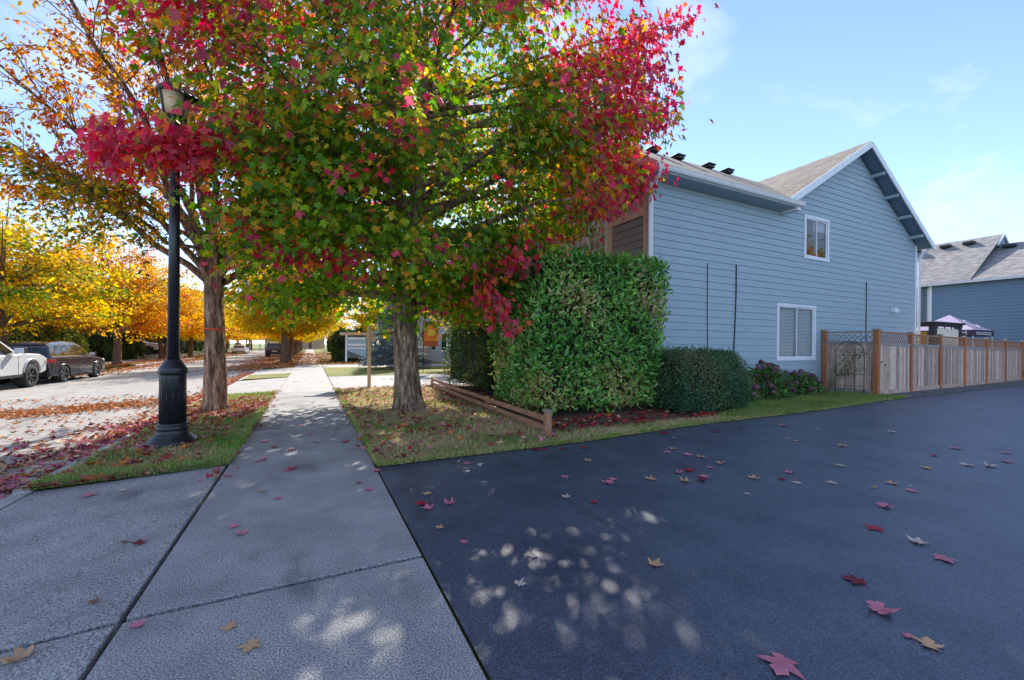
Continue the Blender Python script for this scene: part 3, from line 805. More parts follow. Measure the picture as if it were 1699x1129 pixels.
# low two-rail garden fence in front of the hedge
lf = thing('rail_fence', 'low red-brown two-rail garden fence between the maple and the laurel hedge', 'fence', (3.42,5.68,0))
lp = [(3.42,5.68),(3.50,8.35),(3.58,11.3),(3.85,14.2)]
for i, (x, y) in enumerate(lp):
    hgt = .36 if i == 0 else .30; w = .05 if i == 0 else .04
    p = bevel(MB().box(-w,w,-w,w,-.02,hgt).build('post', M['rail_wood'], lf, loc=(x-3.42,y-5.68,0)), .006)
    if i == 0: MB().box(-.07,.07,-.07,.07,hgt,hgt+.02).build('cap', M['grey_wood'], p)
for (x0,y0),(x1,y1) in zip(lp[:-1], lp[1:]):
    for z, sag in ((.10,.0),(.25,-.012)):
        MB().bar((x0-3.42-.05,y0-5.68,z), (x1-3.42-.05,y1-5.68,z+sag), .03, .085).build('rail', M['rail_wood'], lf)

# ================================================================== street lamp
lamp = thing('street_lamp', 'tall black cast street lamp with fluted base on the grass verge', 'street lamp', (-1.72,7.26,-.03))
MB().lathe([(.30,-.05),(.30,.06),(.27,.09),(.20,.17),(.175,.22),(.185,.235),(.185,.26),(.17,.27),(.178,.285),(.178,.31),(.158,.32)], n=32).build('base', M['lamp_black'], lamp, smooth=True)
body = MB().lathe([(.155,.32),(.150,.95),(.150,1.0)], n=32)
for k in range(14):
    t = 2*PI*k/14; c_, s_ = math.cos(t), math.sin(t)
    body.tube([(.1515*c_,.1515*s_,.34),(.1475*c_,.1475*s_,.98)], .0045, 6)
body.build('fluted_column', M['lamp_black'], lamp, smooth=True)
MB().lathe([(.15,1.0),(.172,1.005),(.172,1.03),(.16,1.04),(.165,1.06),(.15,1.09),(.09,1.19),(.075,1.20)], n=32).build('collar', M['lamp_black'], lamp, smooth=True)
MB().lathe([(.070,1.19),(.062,3.0),(.055,4.42)], n=20).build('shaft', M['lamp_black'], lamp, smooth=True)
head = MB().lathe([(.06,4.40),(.09,4.43),(.07,4.47),(.085,4.52),(.15,4.56)], n=24).build('lantern_base', M['lamp_black'], lamp, smooth=True)
MB().lathe([(.135,4.56),(.155,4.70),(.185,4.87)], n=24).build('diffuser', M['lamp_lens'], lamp, smooth=True)
for k in range(4):
    t = PI/4+k*PI/2; MB().tube([(.145*math.cos(t),.145*math.sin(t),4.55),(.20*math.cos(t),.20*math.sin(t),4.88)], .013, 6).build('strut', M['lamp_black'], lamp)
MB().lathe([(.17,4.86),(.215,4.87),(.22,4.90),(.19,4.95),(.12,5.00),(.09,5.01),(.085,5.04),(.03,5.06)], n=28).build('hood', M['lamp_black'], lamp, smooth=True)
vz = MB()
arc = [(.30*math.cos(t), .24*math.sin(t)) for t in np.linspace(-1.0,1.0,9)]
for k, (a, b) in enumerate(zip(arc[:-1], arc[1:])):
    def rot(p, s, z): 
        x, y = p[0]*s, p[1]*s; return (x*CS+y*SN, -x*SN+y*CS, z)
    vz.add([rot(a,.60,4.97),rot(b,.60,4.97),rot(b,1.25,4.80),rot(a,1.25,4.80),rot(a,.60,4.955),rot(b,.60,4.955),rot(b,1.25,4.785),rot(a,1.25,4.785)], [(0,1,2,3),(7,6,5,4),(0,4,5,1),(2,6,7,3),(0,3,7,4),(1,5,6,2)])
vz.build('visor', M['lamp_black'], lamp, smooth=True)

# utility cover in the sidewalk
cv = thing('utility_cover', 'rectangular cast utility cover set in the sidewalk edge', 'cover', (-.62,8.05,.002))
bevel(MB().box(-.20,.20,-.38,.38,-.03,.006).build('lid', M['steel_cover'], cv), .004)
fr_ = MB().box(-.225,-.202,-.40,.40,-.03,.003).box(.202,.225,-.40,.40,-.03,.003).box(-.202,.202,-.40,-.382,-.03,.003).box(-.202,.202,.382,.40,-.03,.003).build('rim', M['concrete_light'], cv)

# estate agent sign by the neighbour's drive
sg = thing('sign_post', 'pale wooden sign post with cross arm and hanging panel by the neighbour driveway', 'sign', (1.71,13.97,0))
bevel(MB().box(-.05,.05,-.05,.05,-.05,2.12).build('post', M['sign_wood'], sg), .008)
ax_ = Vector((-CS*.92, SN*.92, 0)).normalized()
bevel(MB().bar(ax_*-.12+Vector((0,0,1.74)), ax_*.95+Vector((0,0,1.74)), .06, .09).build('arm', M['sign_wood'], sg), .006)
pn = Vector((-ax_.y, ax_.x, 0))
def pp(u, z, o=0): 
    q = ax_*u + pn*o; return (q.x, q.y, z)
def pbox(u0,u1,z0,z1,o0,o1):
    return MB().add([pp(u0,z0,o0),pp(u1,z0,o0),pp(u1,z0,o1),pp(u0,z0,o1),pp(u0,z1,o0),pp(u1,z1,o0),pp(u1,z1,o1),pp(u0,z1,o1)], [(0,3,2,1),(4,5,6,7),(0,1,5,4),(1,2,6,5),(2,3,7,6),(3,0,4,7)])
M['panel_blue'] = mat('sign_panel_blue', (.30,.40,.52), .5, var=.1, scale=4)
M['panel_dark'] = mat('sign_panel_dark', (.06,.08,.11), .5)
pnl = pbox(.10,.72,.98,1.64,-.012,.012).build('panel', M['panel_blue'], sg)
for o_ in (-1,1):
    a_, b_ = (.013, .016) if o_ > 0 else (-.016, -.013)
    for z0, z1 in ((1.56,1.62),(1.36,1.42),(1.26,1.29)): pbox(.12,.70,z0,z1,a_,b_).build('stripe', M['white'], pnl)
    MB().add([pp(.70,.99,a_),pp(.16,.99,a_),pp(.70,1.20,a_),pp(.70,.99,b_),pp(.16,.99,b_),pp(.70,1.20,b_)], [(0,1,2),(3,5,4),(0,3,4,1),(1,4,5,2),(2,5,3,0)]).build('print', M['panel_dark'], pnl)
pbox(.72,.77,.85,1.70,-.02,.02).build('side_bar', M['white'], sg)

# ================================================================== trees
def tubes_np(paths, n=6):
    """many tapered tubes as one vertex/quad array; paths: list of (pts (k,3), radii (k))"""
    Vs, Fs, off = [], [], 0
    cs = np.cos(np.arange(n)*2*PI/n); sn = np.sin(np.arange(n)*2*PI/n)
    for pts, rad in paths:
        pts = np.asarray(pts, float); rad = np.asarray(rad, float); k = len(pts)
        d = nrm(np.gradient(pts, axis=0))
        ref = np.where(np.abs(d[:, :1]) < .8, np.array([[1.,0,0]]), np.array([[0,1.,0]]))
        a = nrm(ref - (ref*d).sum(1, keepdims=True)*d); b = np.cross(d, a)
        V = pts[:, None, :] + rad[:, None, None]*(cs[None, :, None]*a[:, None, :] + sn[None, :, None]*b[:, None, :])
        i = np.arange(k-1)[:, None]*n; j = np.arange(n)[None, :]; j2 = (j+1) % n
        F = np.stack([i+j, i+j2, i+n+j2, i+n+j], -1).reshape(-1, 4) + off
        Vs.append(V.reshape(-1, 3)); Fs.append(F); off += k*n
    return np.concatenate(Vs), np.concatenate(Fs)

def bez(p0, p1, p2, k):
    t = np.linspace(0, 1, k)[:, None]
    return (1-t)**2*np.array(p0) + 2*t*(1-t)*np.array(p1) + t*t*np.array(p2)

def wobble_trunk(name, pts, rad, m, parent, n=28, bump=.05, seed=1):
    """trunk with ridged bark relief and a root flare"""
    rg = np.random.default_rng(seed)
    P = np.asarray(pts, float); R = np.asarray(rad, float)
    s = np.linspace(0, len(P)-1, len(P)*9); i = np.clip(s.astype(int), 0, len(P)-2); f = (s-i)[:, None]
    f = f*f*(3-2*f)*.35 + f*.65
    pts2 = P[i]*(1-f)+P[i+1]*f; r2 = (R[i]*(1-f[:,0])+R[i+1]*f[:,0])
    V, F = tubes_np([(pts2, r2)], n)
    V = V.reshape(len(s), n, 3); c = pts2[:, None, :]
    ang = np.arange(n)*2*PI/n
    h = pts2[:, 2]
    dsp = np.zeros((len(s), n))
    for q in range(7):
        k = rg.integers(3, 13); ph = rg.uniform(0, 6); w = rg.uniform(1, 5)
        dsp += np.sin(k*ang[None, :] + ph + w*h[:, None] + 1.3*np.sin(h[:, None]*rg.uniform(3,7)+ph))/7
    fl = np.exp(-np.maximum(h-h[0], 0)*3.2)[:, None]
    dsp = dsp*bump*2 + fl*(.10*np.sin(4*ang+seed)[None, :]+.10*np.sin(7*ang+2*seed)[None, :])
    V = c + (V-c)*(1+dsp[:, :, None])
    return obj(name, np_mesh(name, V.reshape(-1, 3), F, m, smooth=True), parent)

def leaf_dirs(rg, pos, centre, n, droop=.75, out=.5, spread=.5):
    o = pos - centre; o[:, 2] *= .35; o = nrm(o)
    ax = o*out + np.array([0,0,-droop]) + rg.normal(0, spread, (n,3))
    nr_ = o*.8 + np.array([0,0,.55]) + rg.normal(0, .45, (n,3))
    return ax, nr_

# ------------------------------------------------------------------ the red maple
rg = np.random.default_rng(77)
TB = np.array([1.97,9.16,0.])
RT = np.array([CS,-SN,0.])            # towards the driveway
trunk_pts = [TB+RT*0+[0,0,-.05], TB+RT*-.03+[0,0,.25], TB+RT*-.07+[0,0,.9], TB+RT*-.11+[0,0,2.0], TB+RT*-.05+[0,0,2.9], TB+RT*.06+[0,0,3.8], TB+RT*.18+[0,0,5.0], TB+RT*.22+[0,0,6.6], TB+RT*.28+[0,0,8.4], TB+RT*.3+[0,0,10.4]]
trunk_rad = [.36,.29,.265,.25,.235,.19,.145,.10,.06,.015]
maple = thing('maple_tree', 'large red and green maple tree with a thick trunk between sidewalk and laurel hedge', 'tree', tuple(TB))
def local(pts): return [np.array(p)-TB for p in pts]
wobble_trunk('trunk', local(trunk_pts), trunk_rad, M['bark'], maple, seed=3)
TPn = np.array(trunk_pts); TRn = np.array(trunk_rad)
def trunk_at(z): return np.array([np.interp(z, TPn[:,2], TPn[:,0]), np.interp(z, TPn[:,2], TPn[:,1]), z])
def crownR(z, az):
    r = np.interp(z, [1.6,2.2,3.0,4.2,5.5,7.0,8.5,10,11.4], [1.8,3.0,4.1,5.0,5.2,4.9,4.0,2.7,.8])
    c = math.cos(az)*CS - math.sin(az)*SN        # +1 towards the driveway side
    w = math.cos(az)*SN + math.sin(az)*CS        # +1 away from the viewer
    if z < 4.4 and c > 0: r *= 1 - .40*c*min(1, (4.4-z)/1.6)
    if z > 3.8 and c > .3: r *= 1.08
    if c < -.3 and 2.8 < z < 6.5: r *= 1.03
    return r
limbs, twigs, clumps = [], [], []
NL = 60
for i in range(NL):
    t = i/NL
    z0 = 2.35 + 6.6*t**1.15
    az = i*2.399963 + rg.uniform(-.3,.3)
    ze = z0 + np.interp(t, [0,.25,.6,1], [-.15,.9,1.7,1.6]) + rg.uniform(-.3,.3)
    R = crownR(ze, az)*rg.uniform(.84,1.0)
    p0 = trunk_at(z0); p2 = np.array([p0[0]+R*math.cos(az), p0[1]+R*math.sin(az), ze])
    p1 = p0 + (p2-p0)*.5 + np.array([0,0,.35+.3*t])
    P = bez(p0, p1, p2, 9); P[1:-1] += rg.normal(0,.05,(7,3))
    r0 = np.interp(z0, TPn[:,2], TRn)*.46
    limbs.append((P-TB, np.linspace(r0, .012, 9)))
    ns = int(8+6*(1-abs(t-.4)))
    for k in range(ns):
        f = rg.uniform(.30, 1.0); q = f*8; j = min(int(q),7); b0 = P[j]+(P[j+1]-P[j])*(q-j)
        d = P[min(j+1,8)]-P[max(j-1,0)]; d /= np.linalg.norm(d)
        dv = d*.7 + rg.normal(0,.62,3)*[1,1,.6]; dv[2] += .05; dv /= np.linalg.norm(dv)
        L_ = rg.uniform(.5,1.45)*(1.15-.4*f)
        e = b0+dv*L_; m_ = b0+dv*L_*.5+np.array([0,0,.10])
        Q = bez(b0, m_, e, 5)
        twigs.append((Q-TB, np.linspace(.016,.004,5)))
        for g_ in (.45,.75,1.0):
            clumps.append(Q[0]+(Q[-1]-Q[0])*g_ + rg.normal(0,.12,3))
    clumps.append(p2.copy()); clumps.append(p2 + rg.normal(0,.25,3))
# drooping outer sprays over the driveway and over the verge
for tx, ty in ((6.1,5.9),(5.6,5.4),(4.4,6.2),(-2.0,5.9),(-1.5,6.6),(-2.4,6.7),(-.9,5.4),(3.3,7.2)):
    for k in range(3):
        zt = rg.uniform(3.2,4.6) if tx < 0 else (rg.uniform(4.9,6.8) if tx > 5 else rg.uniform(2.0,3.4))
        e = np.array([tx,ty,zt])+rg.normal(0,.25,3); z0 = min(6.5, zt+.4)
        s0 = trunk_at(z0); P = bez(s0, s0+(e-s0)*.5+[0,0,.5], e, 8)
        limbs.append((P-TB, np.linspace(.05,.008,8)))
        for f in np.linspace(.45,1,8):
            j = min(int(f*7),6); c0 = P[j]+(P[j+1]-P[j])*(f*7-j)
            for q_ in range(2): clumps.append(c0+rg.normal(0,.16,3))
for k in range(620):
    az = rg.uniform(0, 2*PI); z_ = rg.uniform(2.1, 7.5); t_ = trunk_at(z_); R = crownR(z_, az)*math.sqrt(rg.uniform(.35,1.0))
    clumps.append(np.array([t_[0]+R*math.cos(az), t_[1]+R*math.sin(az), z_]))
for k in range(90):
    p_ = np.array([6.5,9.6,5.9])+rg.normal(0,1,3)*[.6,.8,.9]
    if p_[0] < 7.05: clumps.append(p_)
for k in range(300):
    az = math.radians(rg.uniform(-75, 75)) + (PI/2-SUN_AZ)*.35; z_ = rg.uniform(3.4, 8.2)
    t_ = trunk_at(z_); f = math.sqrt(rg.uniform(.25,1.0)); R = crownR(z_, az)*f
    clumps.append(np.array([t_[0]+R*math.cos(az), t_[1]+R*math.sin(az), z_]))
clumps = np.array(clumps)
# keep the heart of the crown open, drop what comes too near the viewer
ctr = np.stack([trunk_at(z) for z in clumps[:,2]])
hr = np.linalg.norm((clumps-ctr)[:, :2], axis=1)
Rm = np.array([crownR(c[2], math.atan2(c[1]-t_[1], c[0]-t_[0])) for c, t_ in zip(clumps, ctr)])
frac = hr/np.maximum(Rm,.5)
keep = (frac > .22+.1*rg.random(len(clumps))) & (np.linalg.norm(clumps-[0,0,1.4], axis=1) > 3.6) & (frac < 1.12) & (clumps[:,2] > 1.72)
clumps, ctr, frac = clumps[keep], ctr[keep], frac[keep]
# outline of the crown as the place shows it: gaps round the lamp head and over the hedge
OUTL = [(165,-400),(160,30),(200,75),(275,100),(340,120),(345,190),(300,205),(240,228),(140,228),(140,258),(210,268),(280,288),(345,282),(405,268),(412,320),(372,345),(358,400),(400,430),(388,470),(430,515),(520,535),(600,540),(640,555),(700,555),(740,540),(790,535),(815,550),(845,540),(845,500),(815,465),(880,428),(930,395),(985,360),(1040,345),(1062,310),(1085,287),(1078,262),(1040,247),(1060,222),(1105,207),(1095,185),(1066,172),(1086,130),(1070,115),(1048,108),(1060,95),(1035,88),(1090,60),(1135,42),(1130,20),(1095,5),(1110,-400)]
def project(P):
    dd = P[:,0]*SN+P[:,1]*CS; x = 849.5+685*(P[:,0]*CS-P[:,1]*SN)/dd
    return x, 571+.0095*(x-515)-685*(P[:,2]-CAMH)/dd
def inside(x, y, poly):
    r = np.zeros(len(x), bool); j = len(poly)-1
    for i in range(len(poly)):
        (xi, yi), (xj, yj) = poly[i], poly[j]
        r ^= ((yi > y) != (yj > y)) & (x < (xj-xi)*(y-yi)/(yj-yi+1e-9)+xi); j = i
    return r
def cut(path):
    P, r = path; x, y = project(P+TB); ok = inside(x, y, OUTL); ok[:2] = True
    k = len(P) if ok.all() else int(np.argmin(ok))
    return (P[:k], np.minimum(r[:k], np.linspace(r[0], .006, k))) if k >= 3 else None
limbs = [q for q in map(cut, limbs) if q]; twigs = [q for q in map(cut, twigs) if q and len(q[0]) == 5]
V, F = tubes_np(limbs, 8)
obj('limb', np_mesh('limb', V, F, M['bark'], smooth=True), maple)
V, F = tubes_np(twigs, 4)
o = obj('twig', np_mesh('twig', V, F, M['twig'], smooth=True), maple); o['kind'] = 'stuff'
px_, py_ = project(clumps); keep = inside(px_, py_, OUTL)
clumps, ctr, frac = clumps[keep], ctr[keep], frac[keep]
keep = rg.random(len(clumps)) < .88
clumps, ctr, frac = clumps[keep], ctr[keep], frac[keep]
NC = len(clumps)
per = rg.integers(18, 36, NC)
idx = np.repeat(np.arange(NC), per); n = len(idx)
pos = clumps[idx] + rg.normal(0,1,(n,3))*np.array([.24,.24,.15])
ax, nr_ = leaf_dirs(rg, pos.copy(), ctr[idx], n)
# red sprays hanging out at the tips of the crown: pixel track, distance, number of clumps
spray = []
for (x0,y0),(x1,y1),D0,D1,m_ in (((400,222),(150,246),5.4,4.6,34),((330,262),(240,238),5.0,4.7,14),((370,350),(425,385),6.6,6.2,9),((800,470),(840,535),7.4,7.0,12),((845,430),(870,440),7.2,7.2,4),
                               ((1040,60),(1135,38),8.6,8.2,12),((1040,200),(1100,203),8.4,8.0,10),((1000,300),(1082,285),8.4,8.0,12),((440,410),(600,440),6.0,6.4,14),((960,350),(1040,340),8.4,8.2,8)):
    for t_ in np.linspace(0,1,m_):
        r_ = np.array(ray(x0+(x1-x0)*t_, y0+(y1-y0)*t_)); D = D0+(D1-D0)*t_
        spray.append(r_*D+[0,0,CAMH]+rg.normal(0,.07,3))
    r0 = np.array(ray(x0,y0))*D0+[0,0,CAMH]; r1 = np.array(ray(x1,y1))*D1+[0,0,CAMH]
    s0 = trunk_at(min(6.5, r0[2]+.5)); Pq = np.concatenate([bez(s0, s0+(r0-s0)*.5+[0,0,.5], r0, 7), bez(r0, (r0+r1)/2, r1, 4)[1:]])
    spray_limb = (Pq-TB, np.linspace(.035,.005,len(Pq)))
    V, F = tubes_np([spray_limb], 6); obj('limb', np_mesh('limb', V, F, M['bark'], smooth=True), maple)
spray = np.array(spray); m_ = len(spray)
si = np.repeat(np.arange(m_), 15); ns_ = len(si)
pos = np.concatenate([pos, spray[si]+rg.normal(0,1,(ns_,3))*[.15,.15,.10]])
ax2, nr2 = leaf_dirs(rg, pos[-ns_:].copy(), np.array([1.97,9.16,4.5]), ns_, .9, .35, .35)
ax = np.concatenate([ax, ax2]); nr_ = np.concatenate([nr_, nr2])
# autumn colour: green heart, red and purple towards the tips and the top
rel = clumps-ctr; side = rel[:,0]*CS - rel[:,1]*SN; away = rel[:,0]*SN + rel[:,1]*CS
score = .0+(frac-.80)*2.4 + (clumps[:,2]-5.0)*.16 + .16*np.maximum(side-1.5,0) - .10*np.maximum(away,0) + rg.normal(0,.30,NC) - .05
score += np.where((side < -2.2) & (clumps[:,2] > 3.2), .25, 0)
sc_ = np.concatenate([score[idx] + rg.normal(0,.22,n), .75+rg.normal(0,.25,ns_)])
idx = np.concatenate([idx, np.zeros(ns_, int)]); n += ns_
PALG = np.array([(.07,.18,.018),(.11,.25,.018),(.15,.30,.018),(.24,.38,.022)])
PALY = np.array([(.32,.36,.03),(.50,.40,.03),(.62,.36,.03),(.58,.24,.03)])
PALR = np.array([(.58,.025,.05),(.68,.05,.12),(.50,.035,.09),(.70,.11,.17),(.34,.05,.10),(.44,.10,.15),(.62,.13,.05)])
col = PALG[rg.integers(0,4,n)]
mY = (sc_ > .02) & (sc_ < .36) & (rg.random(n) < .72)
mY |= (rg.random(n) < .12+.16*np.clip(away[idx]/3,0,1))
col = np.where(mY[:,None], PALY[rg.integers(0,4,n)], col)
mR = sc_ > .34
col = np.where(mR[:,None], PALR[rg.integers(0,7,n)], col)
col = col*rg.uniform(.75,1.25,(n,1))
V, F, C = scatter(MAPLE, MAPLE_F, pos-TB, ax, nr_, rg.uniform(.075,.135,n), col)
obj('crown', np_mesh('crown', V, F, M['leaf'], C), maple)
print('maple leaves', n)

# ------------------------------------------------------------------ the thin orange street tree on the verge
rg = np.random.default_rng(5)
SB = np.array([-1.79,10.53,-.035])
st = thing('street_tree', 'sparse orange street tree with an orange band round its trunk, on the verge', 'tree', tuple(SB))
tp = [(0,0,-.04),(0,0,.2),(.0,0,.8),(-.02,0,1.8),(-.04,0,2.8),(-.02,0,3.4)]
wobble_trunk('trunk', tp, [.25,.205,.19,.175,.165,.14], M['bark_l'], st, seed=8, bump=.07)
MB().tube([(.205*math.cos(t),.205*math.sin(t),1.72+.01*math.sin(t*2)) for t in np.linspace(0,2*PI,25)], .016, 5).build('tape_band', M['band'], st)
limbs, twigs, lp_, la_ = [], [], [], []
NL = 22
for i in range(NL):
    t = i/NL
    az = i*2.399963+.6; el = rg.uniform(.55,1.15) if i > 5 else rg.uniform(.15,.4)
    L_ = rg.uniform(4.2,6.4) if i > 5 else rg.uniform(2.8,3.8)
    p0 = np.array([0,0,rg.uniform(2.5,3.4)])
    d = np.array([math.cos(az)*math.cos(el), math.sin(az)*math.cos(el), math.sin(el)])
    e = p0+d*L_; P = bez(p0, p0+d*L_*.5+[0,0,.55], e, 10); P[1:-1] += rg.normal(0,.06,(8,3))
    limbs.append((P, np.linspace(.075 if i > 5 else .05,.010,10)))
    for k in range(24):
        f = rg.uniform(.25,1); q = f*9; j = min(int(q),8); b0 = P[j]+(P[j+1]-P[j])*(q-j)
        dv = d*.9+rg.normal(0,.5,3); dv /= np.linalg.norm(dv); l2 = rg.uniform(.5,1.15)
        Q = bez(b0, b0+dv*l2*.5+rg.normal(0,.10,3)+[0,0,.06], b0+dv*l2, 5); twigs.append((Q, np.linspace(.012,.004,5)))
        for s_ in range(5):
            b1 = Q[rg.integers(1,5)]; dw = dv+rg.normal(0,.55,3); dw /= np.linalg.norm(dw); l3 = rg.uniform(.25,.7)
            Q2 = np.stack([b1, b1+dw*l3*.5, b1+dw*l3]); twigs.append((Q2, np.array([.006,.004,.002])))
            nl = rg.integers(7,15) if i > 5 else rg.integers(12,22)
            tt_ = rg.uniform(.25,1.05,nl)[:,None]
            lp_.append(b1+dw*l3*tt_+rg.normal(0,.035,(nl,3))); la_.append(np.full(nl, i))
V, F = tubes_np(limbs, 8); obj('limb', np_mesh('limb', V, F, M['bark_l'], smooth=True), st)
V, F = tubes_np(twigs, 3); o = obj('twig', np_mesh('twig', V, F, M['twig']), st); o['kind'] = 'stuff'
pos = np.concatenate(lp_); li = np.concatenate(la_); n = len(pos)
ax, nr_ = leaf_dirs(rg, pos.copy(), np.array([0,0,4.]), n, .8, .4, .6)
PO = np.array([(.50,.20,.02),(.55,.28,.02),(.44,.13,.02),(.36,.08,.03),(.58,.36,.03)])
PL = np.array([(.10,.17,.02),(.30,.28,.02),(.06,.12,.02),(.5,.36,.03)])
low = (pos[:,2] < 4.1)
col = np.where((low & (rg.random(n) < .7))[:,None], PL[rg.integers(0,4,n)], PO[rg.integers(0,5,n)])*rg.uniform(.75,1.2,(n,1))
V, F, C = scatter(OVAL, OVAL_F, pos, ax, nr_, rg.uniform(.06,.11,n), col)
obj('crown', np_mesh('crown', V, F, M['leaf_far'], C), st)
print('street tree leaves', n)

# ------------------------------------------------------------------ golden street trees (shared meshes, each its own tree)
def golden_variant(seed, pal, H=9.5, R=4.9, zb=2.6, fork=False, nc=400, per=58):
    rg = np.random.default_rng(seed)
    def cr(z): return R*np.interp((z-zb)/(H-zb), [-.1,.0,.18,.45,.75,1.0], [.5,.72,1.0,1.0,.72,.12])
    limbs = []; clumps = []
    for i in range(26):
        z0 = rg.uniform(2.2,4.6) if i > 5 else 2.3; az = i*2.4+rg.uniform(-.3,.3)
        ze = zb+(H-zb)*((i+.5)/26)**1.0*.95; r = cr(ze)*rg.uniform(.8,1.0)
        p0 = np.array([0,0,z0]); e = np.array([r*math.cos(az), r*math.sin(az), ze])
        P = bez(p0, p0+(e-p0)*.45+[0,0,.5], e, 7); limbs.append((P, np.linspace(.085,.012,7)))
        for k in range(nc//26):
            f = rg.uniform(.3,1.02); q = min(f,1)*6; j = min(int(q),5); c = P[j]+(P[j+1]-P[j])*(q-j)
            clumps.append(c+rg.normal(0,.55,3)*[1,1,.5])
    clumps = np.array(clumps); NC = len(clumps)
    idx = np.repeat(np.arange(NC), per); n = len(idx)
    pos = clumps[idx]+rg.normal(0,1,(n,3))*[.38,.38,.17]
    ax, nr_ = leaf_dirs(rg, pos.copy(), np.array([0,0,5.]), n, .35, .8, .6)
    pal = np.array(pal); cc = rg.random(NC)[idx]*.75+rg.random(n)*.25
    col = pal[np.clip((cc*len(pal)).astype(int),0,len(pal)-1)]*rg.uniform(.75,1.25,(n,1))
    V, F, C = scatter(OVAL, OVAL_F, pos, ax, nr_, rg.uniform(.14,.24,n), col)
    crown = np_mesh('crown', V, F, M['leaf_far'], C)
    stems = [([(0,0,-.1),(0,0,.3),(.03,0,1.2),(.02,.02,2.3),(.05,0,3.4),(0,0,6.5)], [.34,.26,.22,.20,.15,.04])]
    if fork: stems = [([(-.12,0,-.1),(-.12,0,.3),(-.16,0,1.2),(-.3,.02,2.4),(-.5,0,4.4)], [.30,.22,.19,.16,.06]), ([(.12,.1,-.1),(.12,.1,.3),(.2,.1,1.2),(.42,.1,2.4),(.6,0,4.4)], [.26,.2,.17,.14,.05])]
    V1, F1 = tubes_np(stems, 12); V2, F2 = tubes_np(limbs, 6)
    return crown, np_mesh('trunk', V1, F1, M['bark_far'], smooth=True), np_mesh('limb', V2, F2, M['bark_far'], smooth=True)
GOLD = [(.58,.33,.015),(.62,.40,.02),(.55,.24,.015),(.60,.36,.02),(.50,.17,.015)]
YELL = [(.62,.42,.02),(.60,.48,.03),(.45,.42,.03),(.60,.35,.02),(.25,.30,.02)]
ORNG = [(.55,.22,.015),(.60,.30,.02),(.48,.14,.02),(.60,.38,.02),(.22,.26,.03)]
MIXG = [(.08,.16,.02),(.20,.26,.02),(.55,.40,.02),(.62,.42,.02),(.58,.28,.02),(.60,.36,.02)]
variants = [golden_variant(1, GOLD, fork=True), golden_variant(2, YELL), golden_variant(3, ORNG), golden_variant(4, MIXG, H=8.8, R=5.6)]
rr = random.Random(9)
def golden(x, y, v, label, group, s=1.0, rz=None):
    t = thing('street_tree', label, 'tree', (x,y,zg(x)), rr.uniform(0,6.28) if rz is None else rz, group)
    t.scale = (s,s,s*rr.uniform(.95,1.05))
    for nm, me in zip(('crown','trunk','limb'), variants[v]): obj(nm, me, t)
golden(-12.6, 27.0, 3, 'green and gold street tree on the far verge behind the parked white pickup', None, .95, 2.0)
golden(-12.6, 39.5, 2, 'orange street tree on the far verge beyond the dark SUV', None, 1.0, 1.0)
golden(-13.0, 51.5, 0, 'golden street tree with a forked trunk by the driveway across the street', None, 1.0, .3)
golden(-12.6, 60, 1, 'yellow street tree with a slim trunk beside the forked golden tree', None, 1.0)
golden(-1.75, 34.8, 1, 'yellow street tree on the leaf-covered verge beyond the neighbour driveway', None, 1.0, .2)
golden(-1.55, 37.4, 0, 'golden street tree standing close behind the yellow verge tree', None, .9, 2.2)
GF = 'golden trees lining the street in the distance'
for x, y, v in ((-12.6,71,2),(-12.6,82,0),(-12.6,95,1),(-12.6,110,0),(-1.8,50,3),(-1.8,63,1),(-1.8,76,2),(-1.8,90,0),(-1.8,106,1)):
    golden(x, y, v, 'golden street tree far down the avenue on the '+('verge across the street' if x < -5 else 'near side verge'), GF+(' across the road' if x < -5 else ' on the near side'))
golden(6.5, 44, 1, 'yellow tree on the neighbour lawn beyond the blue spruce', None, .9)
golden(10.5, 22.5, 3, 'green and gold garden tree beside the neighbour house behind the hedge', None, .85)
golden(-23, 33, 2, 'orange garden tree in the yard behind the clipped hedge across the street', None, 1.0)
golden(-24, 62, 0, 'golden garden tree between the houses across the street', None, 1.05)

# ================================================================== hedges and shrubs
def shell_points(rg, n, boxes, rough=.10):
    """points on the outside of a set of boxes (x0,x1,y0,y1,z0,z1) with rounded, lumpy faces, and their outward normals"""
    P, N_ = [], []
    ar = []
    for b in boxes:
        dx, dy, dz = b[1]-b[0], b[3]-b[2], b[5]-b[4]; ar.append([dy*dz, dy*dz, dx*dz, dx*dz, dx*dy, .25*dx*dy])
    ar = np.array(ar); pr = (ar/ar.sum()).ravel()
    ch = rg.choice(len(pr), n, p=pr)
    bi, fi = ch//6, ch % 6
    B = np.array(boxes)[bi]; u = rg.random((n,3))
    P = np.stack([B[:,0]+(B[:,1]-B[:,0])*u[:,0], B[:,2]+(B[:,3]-B[:,2])*u[:,1], B[:,4]+(B[:,5]-B[:,4])*u[:,2]], 1)
    N_ = np.zeros((n,3))
    for f, (a, s) in enumerate(((0,-1),(0,1),(1,-1),(1,1),(2,1),(2,-1))):
        k = fi == f; P[k, a] = B[k, a*2+(1 if s > 0 else 0)]; N_[k, a] = s
    lump = (np.sin(P[:,0]*2.3+P[:,2]*1.9)+np.sin(P[:,1]*2.9-P[:,2]*2.4+1)+np.sin(P[:,0]*4.7+P[:,1]*3.8+P[:,2]*5.1))/3
    P += N_*(lump*rough)[:,None] + rg.normal(0,.05,(n,3))
    # drop points that fall inside another box
    inside = np.zeros(n, bool)
    for b in boxes:
        inside |= (P[:,0] > b[0]+.14)&(P[:,0] < b[1]-.14)&(P[:,1] > b[2]+.14)&(P[:,1] < b[3]-.14)&(P[:,2] > b[4]+.14)&(P[:,2] < b[5]-.14)
    return P[~inside], N_[~inside]

